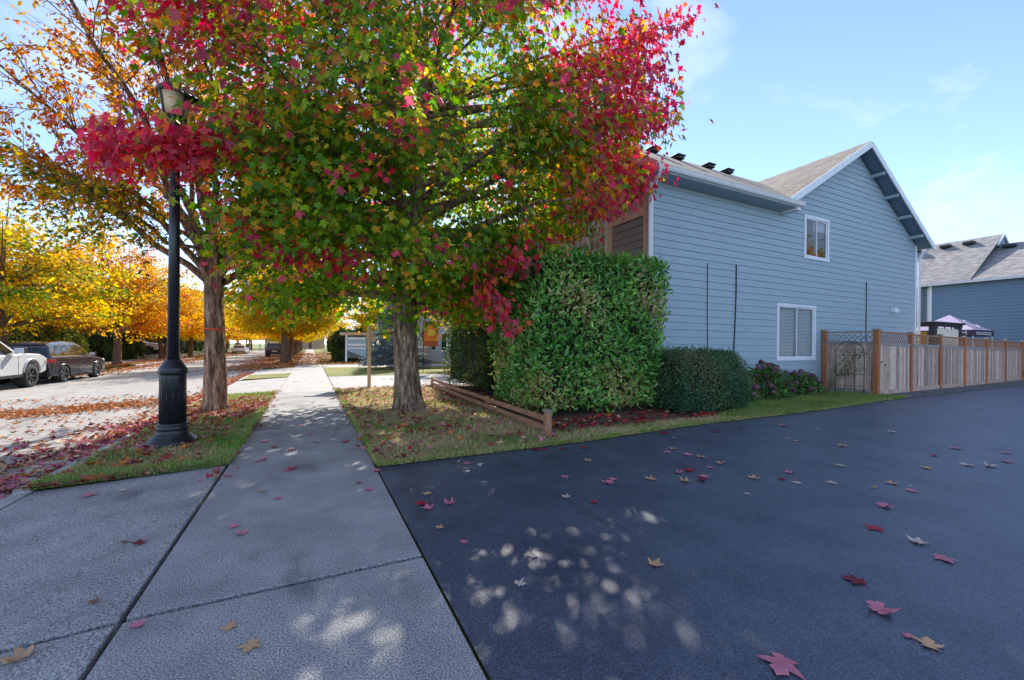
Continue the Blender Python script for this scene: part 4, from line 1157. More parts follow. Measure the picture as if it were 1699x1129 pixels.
def shrub(name, label, cat, boxes, n, T, TF, size, pal, m, base, seed, up=.5, rough=.10, core=.16, round_=0, stems=True, shape=None):
    rg = np.random.default_rng(seed)
    t = thing(name, label, cat, base)
    P, N_ = shell_points(rg, n, boxes, rough)
    if shape is not None: P = shape(P)
    k = len(P)
    P = P - N_*np.abs(rg.normal(0,.07,k))[:,None]
    az = rg.normal(0,1,(k,3))
    ax = N_*.45 + np.array([0,0,up]) + az*.55
    nr_ = N_*.9 + np.array([0,0,.5]) + rg.normal(0,.5,(k,3))
    pal = np.array(pal)
    f = (np.sin(P[:,0]*3.3+P[:,2]*2.1)+np.sin(P[:,1]*2.7+P[:,2]*3.9))/4+.5+rg.normal(0,.25,k)
    col = pal[np.clip((f*len(pal)).astype(int),0,len(pal)-1)]*rg.uniform(.7,1.35,(k,1))
    V, F, C = scatter(T, TF, P-np.array(base), ax, nr_, rg.uniform(size[0],size[1],k), col)
    o = obj('foliage', np_mesh('foliage', V, F, m, C), t)
    # added dark solid core inside the leaves, put in to block the light
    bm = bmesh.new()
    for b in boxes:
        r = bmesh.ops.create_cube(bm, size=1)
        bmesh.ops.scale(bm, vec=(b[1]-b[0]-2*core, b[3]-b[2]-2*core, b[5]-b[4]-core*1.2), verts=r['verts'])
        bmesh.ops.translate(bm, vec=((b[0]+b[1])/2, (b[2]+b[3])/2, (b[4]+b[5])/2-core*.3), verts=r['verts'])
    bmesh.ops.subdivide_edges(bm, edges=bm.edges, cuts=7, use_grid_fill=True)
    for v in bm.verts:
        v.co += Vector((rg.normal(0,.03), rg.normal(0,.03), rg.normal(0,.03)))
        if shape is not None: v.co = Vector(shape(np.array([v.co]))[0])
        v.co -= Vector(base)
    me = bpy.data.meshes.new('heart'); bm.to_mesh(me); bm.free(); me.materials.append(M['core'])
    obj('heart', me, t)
    return t, P, N_

LAU = [tuple(1.35*q for q in t) for t in [(.06,.18,.03),(.085,.24,.035),(.11,.30,.04),(.075,.21,.035),(.14,.31,.05),(.20,.32,.06),(.30,.26,.09)]]
hz1 = [(3.70,6.90,6.62,7.62,.22,3.22),(3.70,5.9,7.4,8.75,.22,3.12)]
def taper(P):
    P = P.copy(); t = np.clip((1.4-P[:,2])/1.2,0,1); cx_, cy_ = 5.3, 7.6
    P[:,0] = P[:,0] - (P[:,0]-cx_)*.10*t; P[:,1] = P[:,1] + (cy_-P[:,1])*.16*t
    return P
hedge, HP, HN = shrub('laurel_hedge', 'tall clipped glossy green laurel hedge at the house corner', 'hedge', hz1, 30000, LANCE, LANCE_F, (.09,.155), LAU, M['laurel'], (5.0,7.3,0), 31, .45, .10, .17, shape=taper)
# bare brown shoots showing between the leaves
rg = np.random.default_rng(41); tw = []
sel = rg.choice(len(HP), 900, replace=False)
for i in sel:
    p = HP[i]-HN[i]*.03-np.array([5.0,7.3,0]); d = np.array([rg.normal(0,.06), rg.normal(0,.06), rg.uniform(.15,.45)])
    tw.append((np.stack([p-d*.5, p, p+d*.5]), np.array([.006,.005,.003])))
for i in range(16):
    bx_ = rg.uniform(-1.1,1.4); by_ = rg.uniform(-.4,1.0); tw.append((np.array([[bx_*.8,by_*.8,-.02],[bx_*.9,by_*.9,.2],[bx_,by_,.6]]), np.array([.03,.025,.02])))
V, F = tubes_np(tw, 4); o = obj('stem', np_mesh('stem', V, F, mat('laurel_shoot', (.20,.11,.05), .8, var=.4, scale=10)), hedge); o['kind'] = 'stuff'

DKG = [(.035,.09,.02),(.05,.12,.025),(.07,.15,.025),(.11,.17,.03),(.20,.18,.04)]
def rnd(cx_, cy_, z0, z1, k=.35):
    def f(P):
        P = P.copy(); t = np.clip((P[:,2]-z0)/(z1-z0),0,1); s = 1-k*t**3-.12*(1-t)**3
        P[:,0] = cx_+(P[:,0]-cx_)*s; P[:,1] = cy_+(P[:,1]-cy_)*s; return P
    return f
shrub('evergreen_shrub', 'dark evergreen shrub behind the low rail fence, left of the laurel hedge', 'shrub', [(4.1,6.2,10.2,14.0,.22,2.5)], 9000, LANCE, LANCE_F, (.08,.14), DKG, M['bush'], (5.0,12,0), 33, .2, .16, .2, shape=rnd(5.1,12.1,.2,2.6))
BOXW = [(.04,.11,.045),(.06,.15,.06),(.09,.18,.075),(.12,.20,.09),(.17,.17,.08)]
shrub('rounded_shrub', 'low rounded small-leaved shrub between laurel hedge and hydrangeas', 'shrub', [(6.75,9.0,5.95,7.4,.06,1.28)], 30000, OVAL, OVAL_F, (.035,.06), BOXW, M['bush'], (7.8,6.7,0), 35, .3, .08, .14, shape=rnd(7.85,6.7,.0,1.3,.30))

# hydrangeas with faded purple heads
def hydrangea(x, y, w, d, h_, nh, label, seed):
    rg = np.random.default_rng(seed)
    t = thing('hydrangea', label, 'shrub', (x,y,.02))
    n = int(900*w*d+260)
    u = rg.normal(0,1,(n,3)); u = nrm(u); u[:,2] = np.abs(u[:,2]); r = rg.uniform(.6,1.0,n)[:,None]
    P = u*r*np.array([w/2,d/2,h_])
    col = np.array([(.06,.18,.045),(.09,.24,.05),(.13,.27,.06),(.20,.14,.09)])[rg.integers(0,4,n)]*rg.uniform(.7,1.3,(n,1))
    V, F, C = scatter(OVAL, OVAL_F, P, u+rg.normal(0,.5,(n,3))+[0,0,-.2], u*.6+[0,0,.7]+rg.normal(0,.3,(n,3)), rg.uniform(.08,.16,n), col)
    obj('foliage', np_mesh('foliage', V, F, M['bush'], C), t)
    st_ = []
    hm = []
    for v in range(4):
        k = 90; u = nrm(rg.normal(0,1,(k,3)))
        c = np.array([(.18,.06,.12),(.26,.11,.18),(.32,.16,.24),(.24,.12,.13)][v])*rg.uniform(.7,1.5,(k,1))
        V, F, C = scatter(OVAL, OVAL_F, u*.055, np.cross(u, rg.normal(0,1,(k,3))), u, rg.uniform(.03,.045,k), c)
        hm.append(np_mesh('flower_head', V, F, M['bush'], C))
    for i in range(nh):
        a = rg.uniform(0,2*PI); el = rg.uniform(.15,1.45)
        p = np.array([math.cos(a)*math.cos(el)*w*.52, math.sin(a)*math.cos(el)*d*.55, math.sin(el)*h_*1.06+rg.uniform(-.03,.08)])
        if p[1] > .15: p[1] *= -.6
        o = obj('flower_head', hm[i % 4], t, loc=tuple(p)); s = rg.uniform(.85,1.35); o.scale = (s,s,s*.85)
        st_.append((np.stack([np.array([p[0]*.2,p[1]*.2,0]), p*.7, p]), np.array([.007,.006,.004])))
    V, F = tubes_np(st_, 4); o = obj('stem', np_mesh('stem', V, F, M['twig']), t); o['kind'] = 'stuff'
hydrangea(9.75, 7.05, 1.6, .95, .72, 24, 'purple hydrangea beside the rounded shrub', 51)
hydrangea(11.35, 7.2, 2.0, 1.0, .92, 34, 'tallest purple hydrangea, under the black cable on the blue wall', 52)
hydrangea(13.3, 7.4, 1.9, .85, .62, 20, 'low straggling purple hydrangea below the lower window', 53)
# rose bending over the fence corner
rg = np.random.default_rng(61)
rose = thing('rose_bush', 'leaning rose with thin canes in front of the fence trellis', 'shrub', (14.75,7.35,.02))
cn = []; lp_ = []
for k in range(7):
    e = np.array([rg.uniform(-.2,.9), rg.uniform(-1.3,-.1), rg.uniform(.75,1.35)]); P = bez((0,0,0), e*[.3,.3,.7], e, 8); cn.append((P, np.linspace(.012,.004,8)))
    for q in range(34): lp_.append(P[rg.integers(4,8)]+rg.normal(0,.09,3))
V, F = tubes_np(cn, 5); obj('cane', np_mesh('cane', V, F, mat('rose_cane', (.16,.14,.05), .7)), rose)
pos = np.array(lp_); n = len(pos)
V, F, C = scatter(OVAL, OVAL_F, pos, rg.normal(0,1,(n,3)), rg.normal(0,.6,(n,3))+[0,0,1], rg.uniform(.05,.09,n), np.array([(.05,.15,.04)])*rg.uniform(.6,1.4,(n,1)))
obj('foliage', np_mesh('foliage', V, F, M['bush'], C), rose)

# blue spruce
rg = np.random.default_rng(71)
sp = thing('blue_spruce', 'bushy blue spruce on the lawn beyond the neighbour driveway', 'tree', (4.6,25.2,0))
V, F = tubes_np([([(0,0,-.1),(0,0,1),(0,0,4.6)], [.12,.09,.02])], 8); obj('trunk', np_mesh('trunk', V, F, M['bark_far'], smooth=True), sp)
P, A, br = [], [], []
for i in range(190):
    z = .18+4.2*rg.random()**1.25; R = 2.15*(1-z/4.9)**.85*rg.uniform(.85,1.05); a = i*2.4
    e = np.array([R*math.cos(a), R*math.sin(a), z-.10+.05*R]); b0 = np.array([0,0,z+.05])
    br.append((np.stack([b0,(b0+e)/2-[0,0,.06],e]), np.array([.018,.012,.004])))
    m_ = int(70+120*R/2); f = rg.uniform(.35,1.02,m_)[:,None]
    p = b0+(e-b0)*f+rg.normal(0,1,(m_,3))*[.13,.13,.05]; P.append(p); A.append(np.tile((e-b0)/max(R,.1),(m_,1))+rg.normal(0,.5,(m_,3)))
P = np.concatenate(P); A = np.concatenate(A); n = len(P)
V, F, C = scatter(OVAL*[.5,1,1], OVAL_F, P, A, rg.normal(0,.4,(n,3))+[0,0,1], rg.uniform(.10,.17,n), np.array([(.17,.24,.27),(.22,.30,.33),(.13,.19,.20)])[rg.integers(0,3,n)]*rg.uniform(.6,1.3,(n,1)))
obj('crown', np_mesh('crown', V, F, M['needle'], C), sp); V, F = tubes_np(br, 4); obj('limb', np_mesh('limb', V, F, M['bark_far']), sp)

# hedges across the street and far shrubs
FG = [(.05,.12,.02),(.08,.17,.025),(.13,.22,.03),(.20,.27,.04),(.30,.32,.06)]
DG = [(.015,.045,.012),(.025,.06,.015),(.04,.09,.02)]
AG = [(.02,.08,.02),(.03,.11,.03),(.05,.14,.03)]
shrub('clipped_hedge', 'long yellow-green clipped hedge behind the parked cars across the street', 'hedge', [(-18,-15.6,35,43.6,.1,2.55)], 15000, OVAL, OVAL_F, (.12,.2), FG, M['bush'], (-17,39,0), 81, .4, .2, .25)
shrub('columnar_shrub', 'tall dark green columnar conifer behind the clipped hedge, beside the house roof', 'shrub', [(-20.7,-18.3,43.9,48.3,.3,5.3)], 12000, OVAL, OVAL_F, (.12,.2), AG, M['bush'], (-19.5,46,0), 82, .8, .25, .3)
shrub('columnar_shrub', 'narrow bright green columnar conifer next to the tall dark conifer', 'shrub', [(-19.8,-18.2,48.8,51.8,.3,5.0)], 5000, OVAL, OVAL_F, (.12,.2), AG+[(.12,.22,.03)], M['bush'], (-19,50.3,0), 83, .8, .2, .3)
shrub('mounded_shrub', 'broad dark green mounded shrub across the street beyond the SUV', 'shrub', [(-17.4,-15.0,45.0,54.5,-.1,2.4)], 14000, OVAL, OVAL_F, (.12,.2), DG+[(.08,.16,.03)], M['bush'], (-16.2,49.7,0), 84, .3, .3, .3, shape=rnd(-16.2,49.7,-.1,2.4,.3))
shrub('mounded_shrub', 'green garden shrub on the neighbour lawn beyond the sign post', 'shrub', [(1.6,4.2,34.5,38.5,.0,2.4)], 8000, OVAL, OVAL_F, (.12,.2), DG+[(.09,.17,.03)], M['bush'], (3,36.5,0), 85, .3, .3, .3, shape=rnd(3,36.5,0,2.5,.35))
shrub('mounded_shrub', 'dark shrub in front of the far white porch across the street', 'shrub', [(-19,-16,70,76,.0,3.0)], 5000, OVAL, OVAL_F, (.15,.26), DG+[(.09,.17,.03)], M['bush'], (-17.5,73,0), 86, .3, .3, .3, shape=rnd(-17.5,73,0,3,.3))
shrub('mounded_shrub', 'dark shrub by the driveway behind the white pickup in the drive', 'shrub', [(-20,-17,64,68,.0,2.8)], 5000, OVAL, OVAL_F, (.15,.26), DG, M['bush'], (-18.5,66,0), 87, .3, .3, .3, shape=rnd(-18.5,66,0,2.8,.3))

# ================================================================== vehicles
M['paint_white'] = mat('white_car_paint', (.72,.73,.74), .25, spec=.5, coat=.6)
M['paint_grey'] = mat('pale_grey_truck_paint', (.55,.56,.56), .28, spec=.5, coat=.6)
M['paint_dark'] = mat('dark_blue_black_paint', (.020,.019,.027), .18, spec=.6, coat=1.0)
M['paint_silver'] = mat('silver_blue_paint', (.36,.42,.50), .25, metal=.4, coat=.6)
M['tyre'] = mat('tyre', (.018,.018,.018), .85, bump=.4, bscale=60)
M['alloy'] = mat('alloy_rim', (.55,.55,.56), .25, metal=.9)
M['dark_alloy'] = mat('dark_rim', (.16,.16,.17), .35, metal=.8)
M['tail'] = mat('tail_lamp', (.45,.012,.02), .15, coat=.8)
M['headlamp'] = mat('head_lamp', (.7,.72,.75), .1, coat=.8)
M['trim_black'] = mat('car_trim', (.015,.015,.016), .5)

def wheel_meshes(R, w, rim, spokes):
    ty = MB().lathe([(R*.66,-w/2),(R*.9,-w/2),(R*.98,-w/2+.03),(R,-w/2+.07),(R,w/2-.07),(R*.98,w/2-.03),(R*.9,w/2),(R*.66,w/2)], n=28, axis='x', cap=False).mesh('tyre', M['tyre'], True)
    rm = MB().lathe([(R*.67,-w/2+.02),(R*.67,w/2-.015),(R*.62,w/2-.03),(R*.60,w/2-.09),(R*.1,w/2-.10)], n=28, axis='x', cap=False)
    rm.lathe([(R*.13,w/2-.10),(R*.13,w/2-.04),(R*.06,w/2-.03)], n=12, axis='x')
    rim_me = rm.mesh('rim', M['trim_black'], True)
    sp_ = MB()
    for k in range(spokes):
        t = 2*PI*k/spokes
        for dt in (-.10,.10):
            a = (w/2-.055, R*.10*math.cos(t), R*.10*math.sin(t)); b = (w/2-.03, R*.66*math.cos(t+dt), R*.66*math.sin(t+dt))
            sp_.bar(a, b, .028, .03, up=(1,0,0))
    sp_.lathe([(R*.66,w/2-.03),(R*.66,w/2-.012),(R*.61,w/2-.012),(R*.61,w/2-.03)], n=28, axis='x', cap=False)
    return ty, rim_me, sp_.mesh('spokes', rim, False)

def vehicle(name, label, cat, loc, rz, S, group=None):
    t = thing(name, label, cat, loc, rz, group)
    W, paint = S['W'], S['paint']
    axs, R, ra = S['axles'], S['R'], S['R']*1.17
    def arch(y): return [(y+ra*math.cos(q), S['R']+ra*math.sin(q)) for q in np.linspace(PI*1.05-PI, -PI*.05+PI, 11)] 
    fr, re = axs
    low = []
    zb = S['sill']
    # walk the underside from nose to tail
    out = list(S['top'])                       # tail -> nose over the top
    out += [(fr+ra*1.0, zb)] + [(fr+ra*math.cos(q), zb+.06+ra*.98*math.sin(q)) for q in np.linspace(.05, PI-.05, 11)] + [(fr-ra*1.0, zb)]
    out += [(re+ra*1.0, zb)] + [(re+ra*math.cos(q), zb+.06+ra*.98*math.sin(q)) for q in np.linspace(.05, PI-.05, 11)] + [(re-ra*1.0, zb)]
    zmid = (zb+max(p[1] for p in out))/2; n = len(out)
    vs, fs = [], []
    sl = [(-W,.985,.05),(-W+.05,.998,.012),(-W+.16,1,0),(W-.16,1,0),(W-.05,.998,.012),(W,.985,.05)]
    for x, ky, dz in sl:
        for (y, z) in out:
            zz = z - dz if z > zmid+.1 else z
            vs.append((x, y*ky, zz))
    fs.append(tuple(range(n))); fs.append(tuple(reversed(range(5*n, 6*n))))
    for i in range(5):
        for k in range(n):
            k2 = (k+1) % n; fs.append((i*n+k, (i+1)*n+k, (i+1)*n+k2, i*n+k2))
    b = MB(); b.add(vs, fs); body = b.build('body', paint, t); bevel(body, .02, 2)
    # greenhouse
    cab = S['cab']; w0, w1, z0c, z1c = S['cw']
    cw = lambda z: w0 + (w1-w0)*max(0, min(1, (z-z0c)/(z1c-z0c)))**1.15
    n = len(cab); vs = [(-cw(z), y, z) for y, z in cab] + [(cw(z), y, z) for y, z in cab]
    fs = [tuple(range(n)), tuple(reversed(range(n, 2*n)))] + [(k, k+n, (k+1) % n+n, (k+1) % n) for k in range(n)]
    cb = MB(); cb.add(vs, fs); cabin = cb.build('cabin', paint, t); bevel(cabin, .035, 2)
    for sgn in (-1, 1):
        for poly in S['side_glass']:
            vv = [(sgn*(cw(z)+.008), y, z) for y, z in poly] + [(sgn*(cw(z)-.03), y, z) for y, z in poly]; k = len(poly)
            MB().add(vv, [tuple(range(k)), tuple(reversed(range(k, 2*k)))]+[(i, i+k, (i+1) % k+k, (i+1) % k) for i in range(k)]).build('side_window', M['car_glass'], t)
        for (y, z) in S['handles']: bevel(MB().box(sgn*(W-.005)-.015, sgn*(W-.005)+.02, y-.11, y+.11, z-.015, z+.02).build('door_handle', S.get('handle_mat', paint), t), .008)
        for y in S['seams']: MB().box(sgn*W-.004, sgn*W+.004, y-.008, y+.008, zb+.05, S['belt']-.08).build('door_seam', M['trim_black'], t)
        MB().box(sgn*(W-.02)-.03, sgn*(W-.02)+.03, re+ra+.05, fr-ra-.05, zb-.07, zb+.03).build('side_step', M['trim_black'], t)
        my, mz = S['mirror']; ms = S.get('ms', 1)
        mr = bevel(MB().box(sgn*(W+.02), sgn*(W+.02)+sgn*.22*ms, my-.05, my+.09, mz, mz+.17*ms).build('mirror', S.get('mirror_mat', paint), t), .03, 2)
        MB().box(sgn*(W+.04), sgn*(W+.02)+sgn*.20*ms, my-.058, my-.05, mz+.02, mz+.15*ms).build('mirror_glass', M['headlamp'], mr)
        bevel(MB().box(sgn*(W-.30), sgn*(W+.006), *S['tail']).build('tail_light', M['tail'], t), .02)
        bevel(MB().box(sgn*(W-.36), sgn*(W-.01), *S['head']).build('headlight', M['headlamp'], t), .02)
        # arch lips
        for y in axs:
            lip = [(sgn*(W+.012), y+ra*math.cos(q), zb+.06+ra*.98*math.sin(q)) for q in np.linspace(.05, PI-.05, 14)]
            MB().tube(lip, .03, 6).build('wheel_arch', S.get('arch_mat', paint), t, smooth=True)
    def slope_quad(pa, pb, ins, nm):
        (y0,z0),(y1,z1) = pa, pb
        d = Vector((0,y1-y0,z1-z0)); q0 = Vector((0,y0,z0))+d*.10; q1 = Vector((0,y0,z0))+d*.93
        nv = Vector((0,-d.z,d.y)).normalized()
        if nv.z < 0: nv = -nv
        a, b_ = cw(q0.z)-ins, cw(q1.z)-ins
        o_ = nv*.012
        MB().add([(-a,q0.y,q0.z)+o_ if False else (-a,q0.y+o_.y,q0.z+o_.z),(a,q0.y+o_.y,q0.z+o_.z),(b_,q1.y+o_.y,q1.z+o_.z),(-b_,q1.y+o_.y,q1.z+o_.z),(-a,q0.y-.02*nv.y,q0.z-.02*nv.z),(a,q0.y-.02*nv.y,q0.z-.02*nv.z),(b_,q1.y-.02*nv.y,q1.z-.02*nv.z),(-b_,q1.y-.02*nv.y,q1.z-.02*nv.z)],
                 [(0,1,2,3),(7,6,5,4),(0,4,5,1),(1,5,6,2),(2,6,7,3),(3,7,4,0)]).build(nm, M['car_glass'], t)
    slope_quad(*S['rear_glass'], .09, 'rear_window'); slope_quad(*S['wind'], .09, 'windscreen')
    tailY = min(p[0] for p in S['top']); noseY = max(p[0] for p in S['top'])
    MB().box(-.26,.26,tailY-.015,tailY+.03,S['plate'],S['plate']+.14).build('licence_plate', M['white'], t)
    bevel(MB().box(-W+.06,W-.06,tailY-.02,tailY+.1,zb+.02,zb+.20).build('rear_bumper', M['trim_black'], t), .02)
    bevel(MB().box(-W*.6,W*.6,noseY-.06,noseY+.012,.55,.86).build('grille', M['trim_black'], t), .02)
    ty, rm, spk = wheel_meshes(R, S['tw'], S['rim'], S['spokes'])
    for y in axs:
        for sgn in (-1,1):
            wo = obj('wheel', None, t, loc=(sgn*(W-S['tw']/2+.01), y, R), rz=0 if sgn > 0 else PI)
            obj('tyre', ty, wo); obj('rim', rm, wo); obj('spokes', spk, wo)
    return t

SUV = dict(W=.99, R=.375, tw=.27, sill=.30, belt=1.12, paint=M['paint_dark'], axles=(1.55,-1.42), rim=M['alloy'], spokes=5,
    top=[(-2.38,.36),(-2.47,.50),(-2.50,.82),(-2.44,1.02),(-2.36,1.14),(-1.0,1.15),(.5,1.12),(1.05,1.10),(1.95,1.00),(2.30,.88),(2.42,.70),(2.42,.42),(2.30,.30)],
    cab=[(-2.36,1.10),(-2.17,1.52),(-2.22,1.62),(-1.85,1.70),(-.9,1.75),(.05,1.72),(.45,1.60),(1.22,1.08)], cw=(.93,.68,1.08,1.75),
    side_glass=[[(-1.95,1.20),(-1.35,1.18),(-1.35,1.58),(-1.75,1.56)],[(-1.28,1.18),(-.30,1.16),(-.25,1.60),(-1.28,1.60)],[(-.22,1.16),(.90,1.15),(.42,1.50),(.05,1.60),(-.17,1.61)]],
    handles=[(-.95,1.0),(.05,.98)], seams=[-.27,.85,-1.15], mirror=(.72,1.10), tail=(-2.50,-2.05,.88,1.02), head=(2.05,2.36,.78,.92), rear_glass=((-2.36,1.10),(-2.17,1.52)), wind=((1.22,1.08),(.45,1.60)), plate=.62)
PICK = dict(W=1.06, R=.44, tw=.32, sill=.52, belt=1.30, paint=M['paint_grey'], axles=(1.98,-1.75), rim=M['dark_alloy'], spokes=6, arch_mat=M['paint_grey'], handle_mat=M['trim_black'], mirror_mat=M['trim_black'], ms=1.35,
    top=[(-2.9,.60),(-2.95,.72),(-2.95,1.32),(-1.2,1.33),(.2,1.27),(1.15,1.28),(1.35,1.33),(2.55,1.27),(2.85,1.18),(2.95,.98),(2.95,.62),(2.75,.55)],
    cab=[(-1.2,1.28),(-1.08,1.80),(-.85,1.93),(-.3,1.98),(.25,1.96),(.52,1.88),(1.42,1.28)], cw=(.98,.74,1.26,1.96),
    side_glass=[[(-1.02,1.38),(-.20,1.36),(-.20,1.83),(-.88,1.82)],[(-.08,1.36),(.10,1.36),(.62,1.28),(1.10,1.34),(.50,1.80),(.25,1.85),(-.08,1.84)]],
    handles=[(-.75,1.10),(.12,1.10)], seams=[-.14,1.18,-1.1], mirror=(.90,1.30), tail=(-2.98,-2.8,.95,1.28), head=(2.66,2.97,.92,1.10), rear_glass=((-1.2,1.28),(-1.08,1.80)), wind=((1.42,1.28),(.52,1.88)), plate=.62)
SED = dict(W=.92, R=.33, tw=.22, sill=.24, belt=.98, paint=M['paint_white'], axles=(1.40,-1.35), rim=M['alloy'], spokes=5,
    top=[(-2.2,.34),(-2.28,.48),(-2.30,.80),(-2.22,.98),(-1.9,1.02),(0,.98),(1.0,.96),(1.9,.84),(2.22,.68),(2.25,.40),(2.1,.26)],
    cab=[(-2.1,.98),(-1.65,1.36),(-.9,1.48),(-.1,1.47),(.3,1.38),(1.25,.95)], cw=(.87,.64,.94,1.48),
    side_glass=[[(-1.62,1.06),(-.35,1.04),(-.35,1.38),(-1.25,1.36)],[(-.28,1.04),(.85,1.02),(.25,1.34),(-.28,1.38)]],
    handles=[(-.85,.88),(.1,.86)], seams=[-.32,.8], mirror=(.65,.98), tail=(-2.29,-1.95,.72,.86), head=(1.85,2.2,.62,.74), rear_glass=((-2.1,.98),(-1.65,1.36)), wind=((1.25,.95),(.3,1.38)), plate=.58)
cz = zroad(-10.35)
vehicle('parked_suv', 'dark blue-black SUV parked nose away along the far kerb', 'car', (-10.33,25.45,cz), 0, SUV)
vehicle('pickup_truck', 'pale grey pickup truck with black mirrors parked behind the dark SUV', 'pickup truck', (-10.40,19.75,cz), 0, PICK)
P2 = dict(PICK); P2.update(paint=M['paint_white'], arch_mat=M['paint_white'], rim=M['alloy'])
vehicle('pickup_truck', 'white pickup parked in the driveway across the street behind the forked tree', 'pickup truck', (-17.6,57.9,.08), -PI/2, P2)
S2 = dict(SUV); S2.update(paint=M['paint_silver'])
vehicle('parked_suv', 'silver blue SUV parked beside the white pickup in the driveway', 'car', (-17.6,60.8,.08), -PI/2, S2)
vehicle('parked_car', 'white car parked at the far kerb down the street', 'car', (-10.2,80,cz), 0, SED)
S3 = dict(SUV); S3.update(paint=M['paint_dark'])
vehicle('parked_suv', 'dark car parked on the near kerb far down the street beyond the verge trees', 'car', (-3.9,60,zroad(-3.9)), 0, S3)

# ================================================================== houses across the street and down the row
def far_house(x0, x1, y0, y1, h_, zr, axis, wallm, label, base=.2, face=1, wins=4):
    t = thing('house', label, 'house', ((x0+x1)/2,(y0+y1)/2,base))
    ox, oy = (x0+x1)/2, (y0+y1)/2; a, b = (x1-x0)/2, (y1-y0)/2
    MB().box(-a,a,-b,b,-.3,h_).build('wall', wallm, t)
    e = .45
    if axis == 'x':
        MB().prism([(-b,h_),(b,h_),(0,zr)], -a, a, 'x').build('gable_wall', wallm, t); s = (zr-h_)/b
        for q in (-1,1): roof_plane('roof', [(q*-1*-(a+e) if False else -(a+e),q*(b+e),h_-s*e+.12),((a+e),q*(b+e),h_-s*e+.12),((a+e),0,zr+.12),(-(a+e),0,zr+.12)], M['shingle_far'], t, .14)
    else:
        MB().prism([(-a,h_),(a,h_),(0,zr)], -b, b, 'y').build('gable_wall', wallm, t); s = (zr-h_)/a
        for q in (-1,1): roof_plane('roof', [(q*(a+e),-(b+e),h_-s*e+.12),(q*(a+e),b+e,h_-s*e+.12),(0,b+e,zr+.12),(0,-(b+e),zr+.12)], M['shingle_far'], t, .14)
    fx = face*a
    def win(y, z, w, hh, side='f'):
        if side == 'f':
            f = MB().box(min(fx,fx+face*.06),max(fx,fx+face*.06),y-w/2-.09,y+w/2+.09,z-.09,z+hh+.09).build('window', M['white'], t)
            MB().box(min(fx+face*.05,fx+face*.075),max(fx+face*.05,fx+face*.075),y-w/2,y-.03,z,z+hh).build('pane', M['car_glass'], f); MB().box(min(fx+face*.05,fx+face*.075),max(fx+face*.05,fx+face*.075),y+.03,y+w/2,z,z+hh).build('pane', M['car_glass'], f)
        else:
            f = MB().box(y-w/2-.09,y+w/2+.09,-b-.06,-b,z-.09,z+hh+.09).build('window', M['white'], t)
            MB().box(y-w/2,y-.03,-b-.075,-b-.05,z,z+hh).build('pane', M['car_glass'], f); MB().box(y+.03,y+w/2,-b-.075,-b-.05,z,z+hh).build('pane', M['car_glass'], f)
    for k in range(wins):
        yy = -b+2*b*(k+.5)/wins
        if k != wins-2: win(yy, 1.0, 1.3, 1.3)
        if h_ > 4.5: win(yy, 3.8, 1.2, 1.2)
    dy = -b+2*b*(wins-1.5)/wins
    MB().box(min(fx,fx+face*.07),max(fx,fx+face*.07),dy-.5,dy+.5,0,2.1).build('door', M['rake'], t)
    for k in (-1,1):
        win(k*a*.5, 1.0, 1.2, 1.2, 's')
        if h_ > 4.5: win(k*a*.5, 3.8, 1.2, 1.2, 's')
    # porch
    pr = MB().box(min(fx,fx+face*2),max(fx,fx+face*2),dy-1.9,dy+1.9,2.55,2.75).build('porch_roof', M['shingle_far'], t)
    for k in (-1,1): MB().box(fx+face*1.85-.09,fx+face*1.85+.09,dy+k*1.75-.09,dy+k*1.75+.09,-.2,2.55).build('porch_post', M['white'], t)
    return t
far_house(-34, -23, 30, 43, 2.9, 5.6, 'y', M['beige_wall'], 'low beige house with a pinkish roof behind the clipped hedge across the street')
far_house(-33, -22, 47, 56.5, 5.4, 8.2, 'x', M['grey_wall'], 'two-storey pale grey house with a gable behind the conifers across the street')
far_house(-33, -22.5, 63, 76, 5.4, 8.0, 'y', M['beige_wall'], 'two-storey beige house past the driveway across the street')
far_house(-32, -21.5, 82, 96, 5.4, 8.0, 'x', M['grey_wall'], 'pale house with a white porch far down the street')
far_house(9.5, 20, 30, 42, 5.4, 8.4, 'x', M['grey_wall'], 'grey neighbour house behind the blue spruce', 0, -1)
far_house(9.5, 20, 50, 63, 5.4, 8.4, 'y', M['beige_wall'], 'beige house further along the near side of the street', 0, -1)
far_house(-12, 4, 140, 152, 5.4, 8.4, 'x', M['beige_wall'], 'distant house closing the end of the street', 0, -1)
for x in (-30,-22,-14,-7,0,7,15,24): golden(x, 128+(x % 7), [0,1,2][int(abs(x)) % 3], 'golden tree at the far end of the street', 'trees closing the end of the street', 1.05)

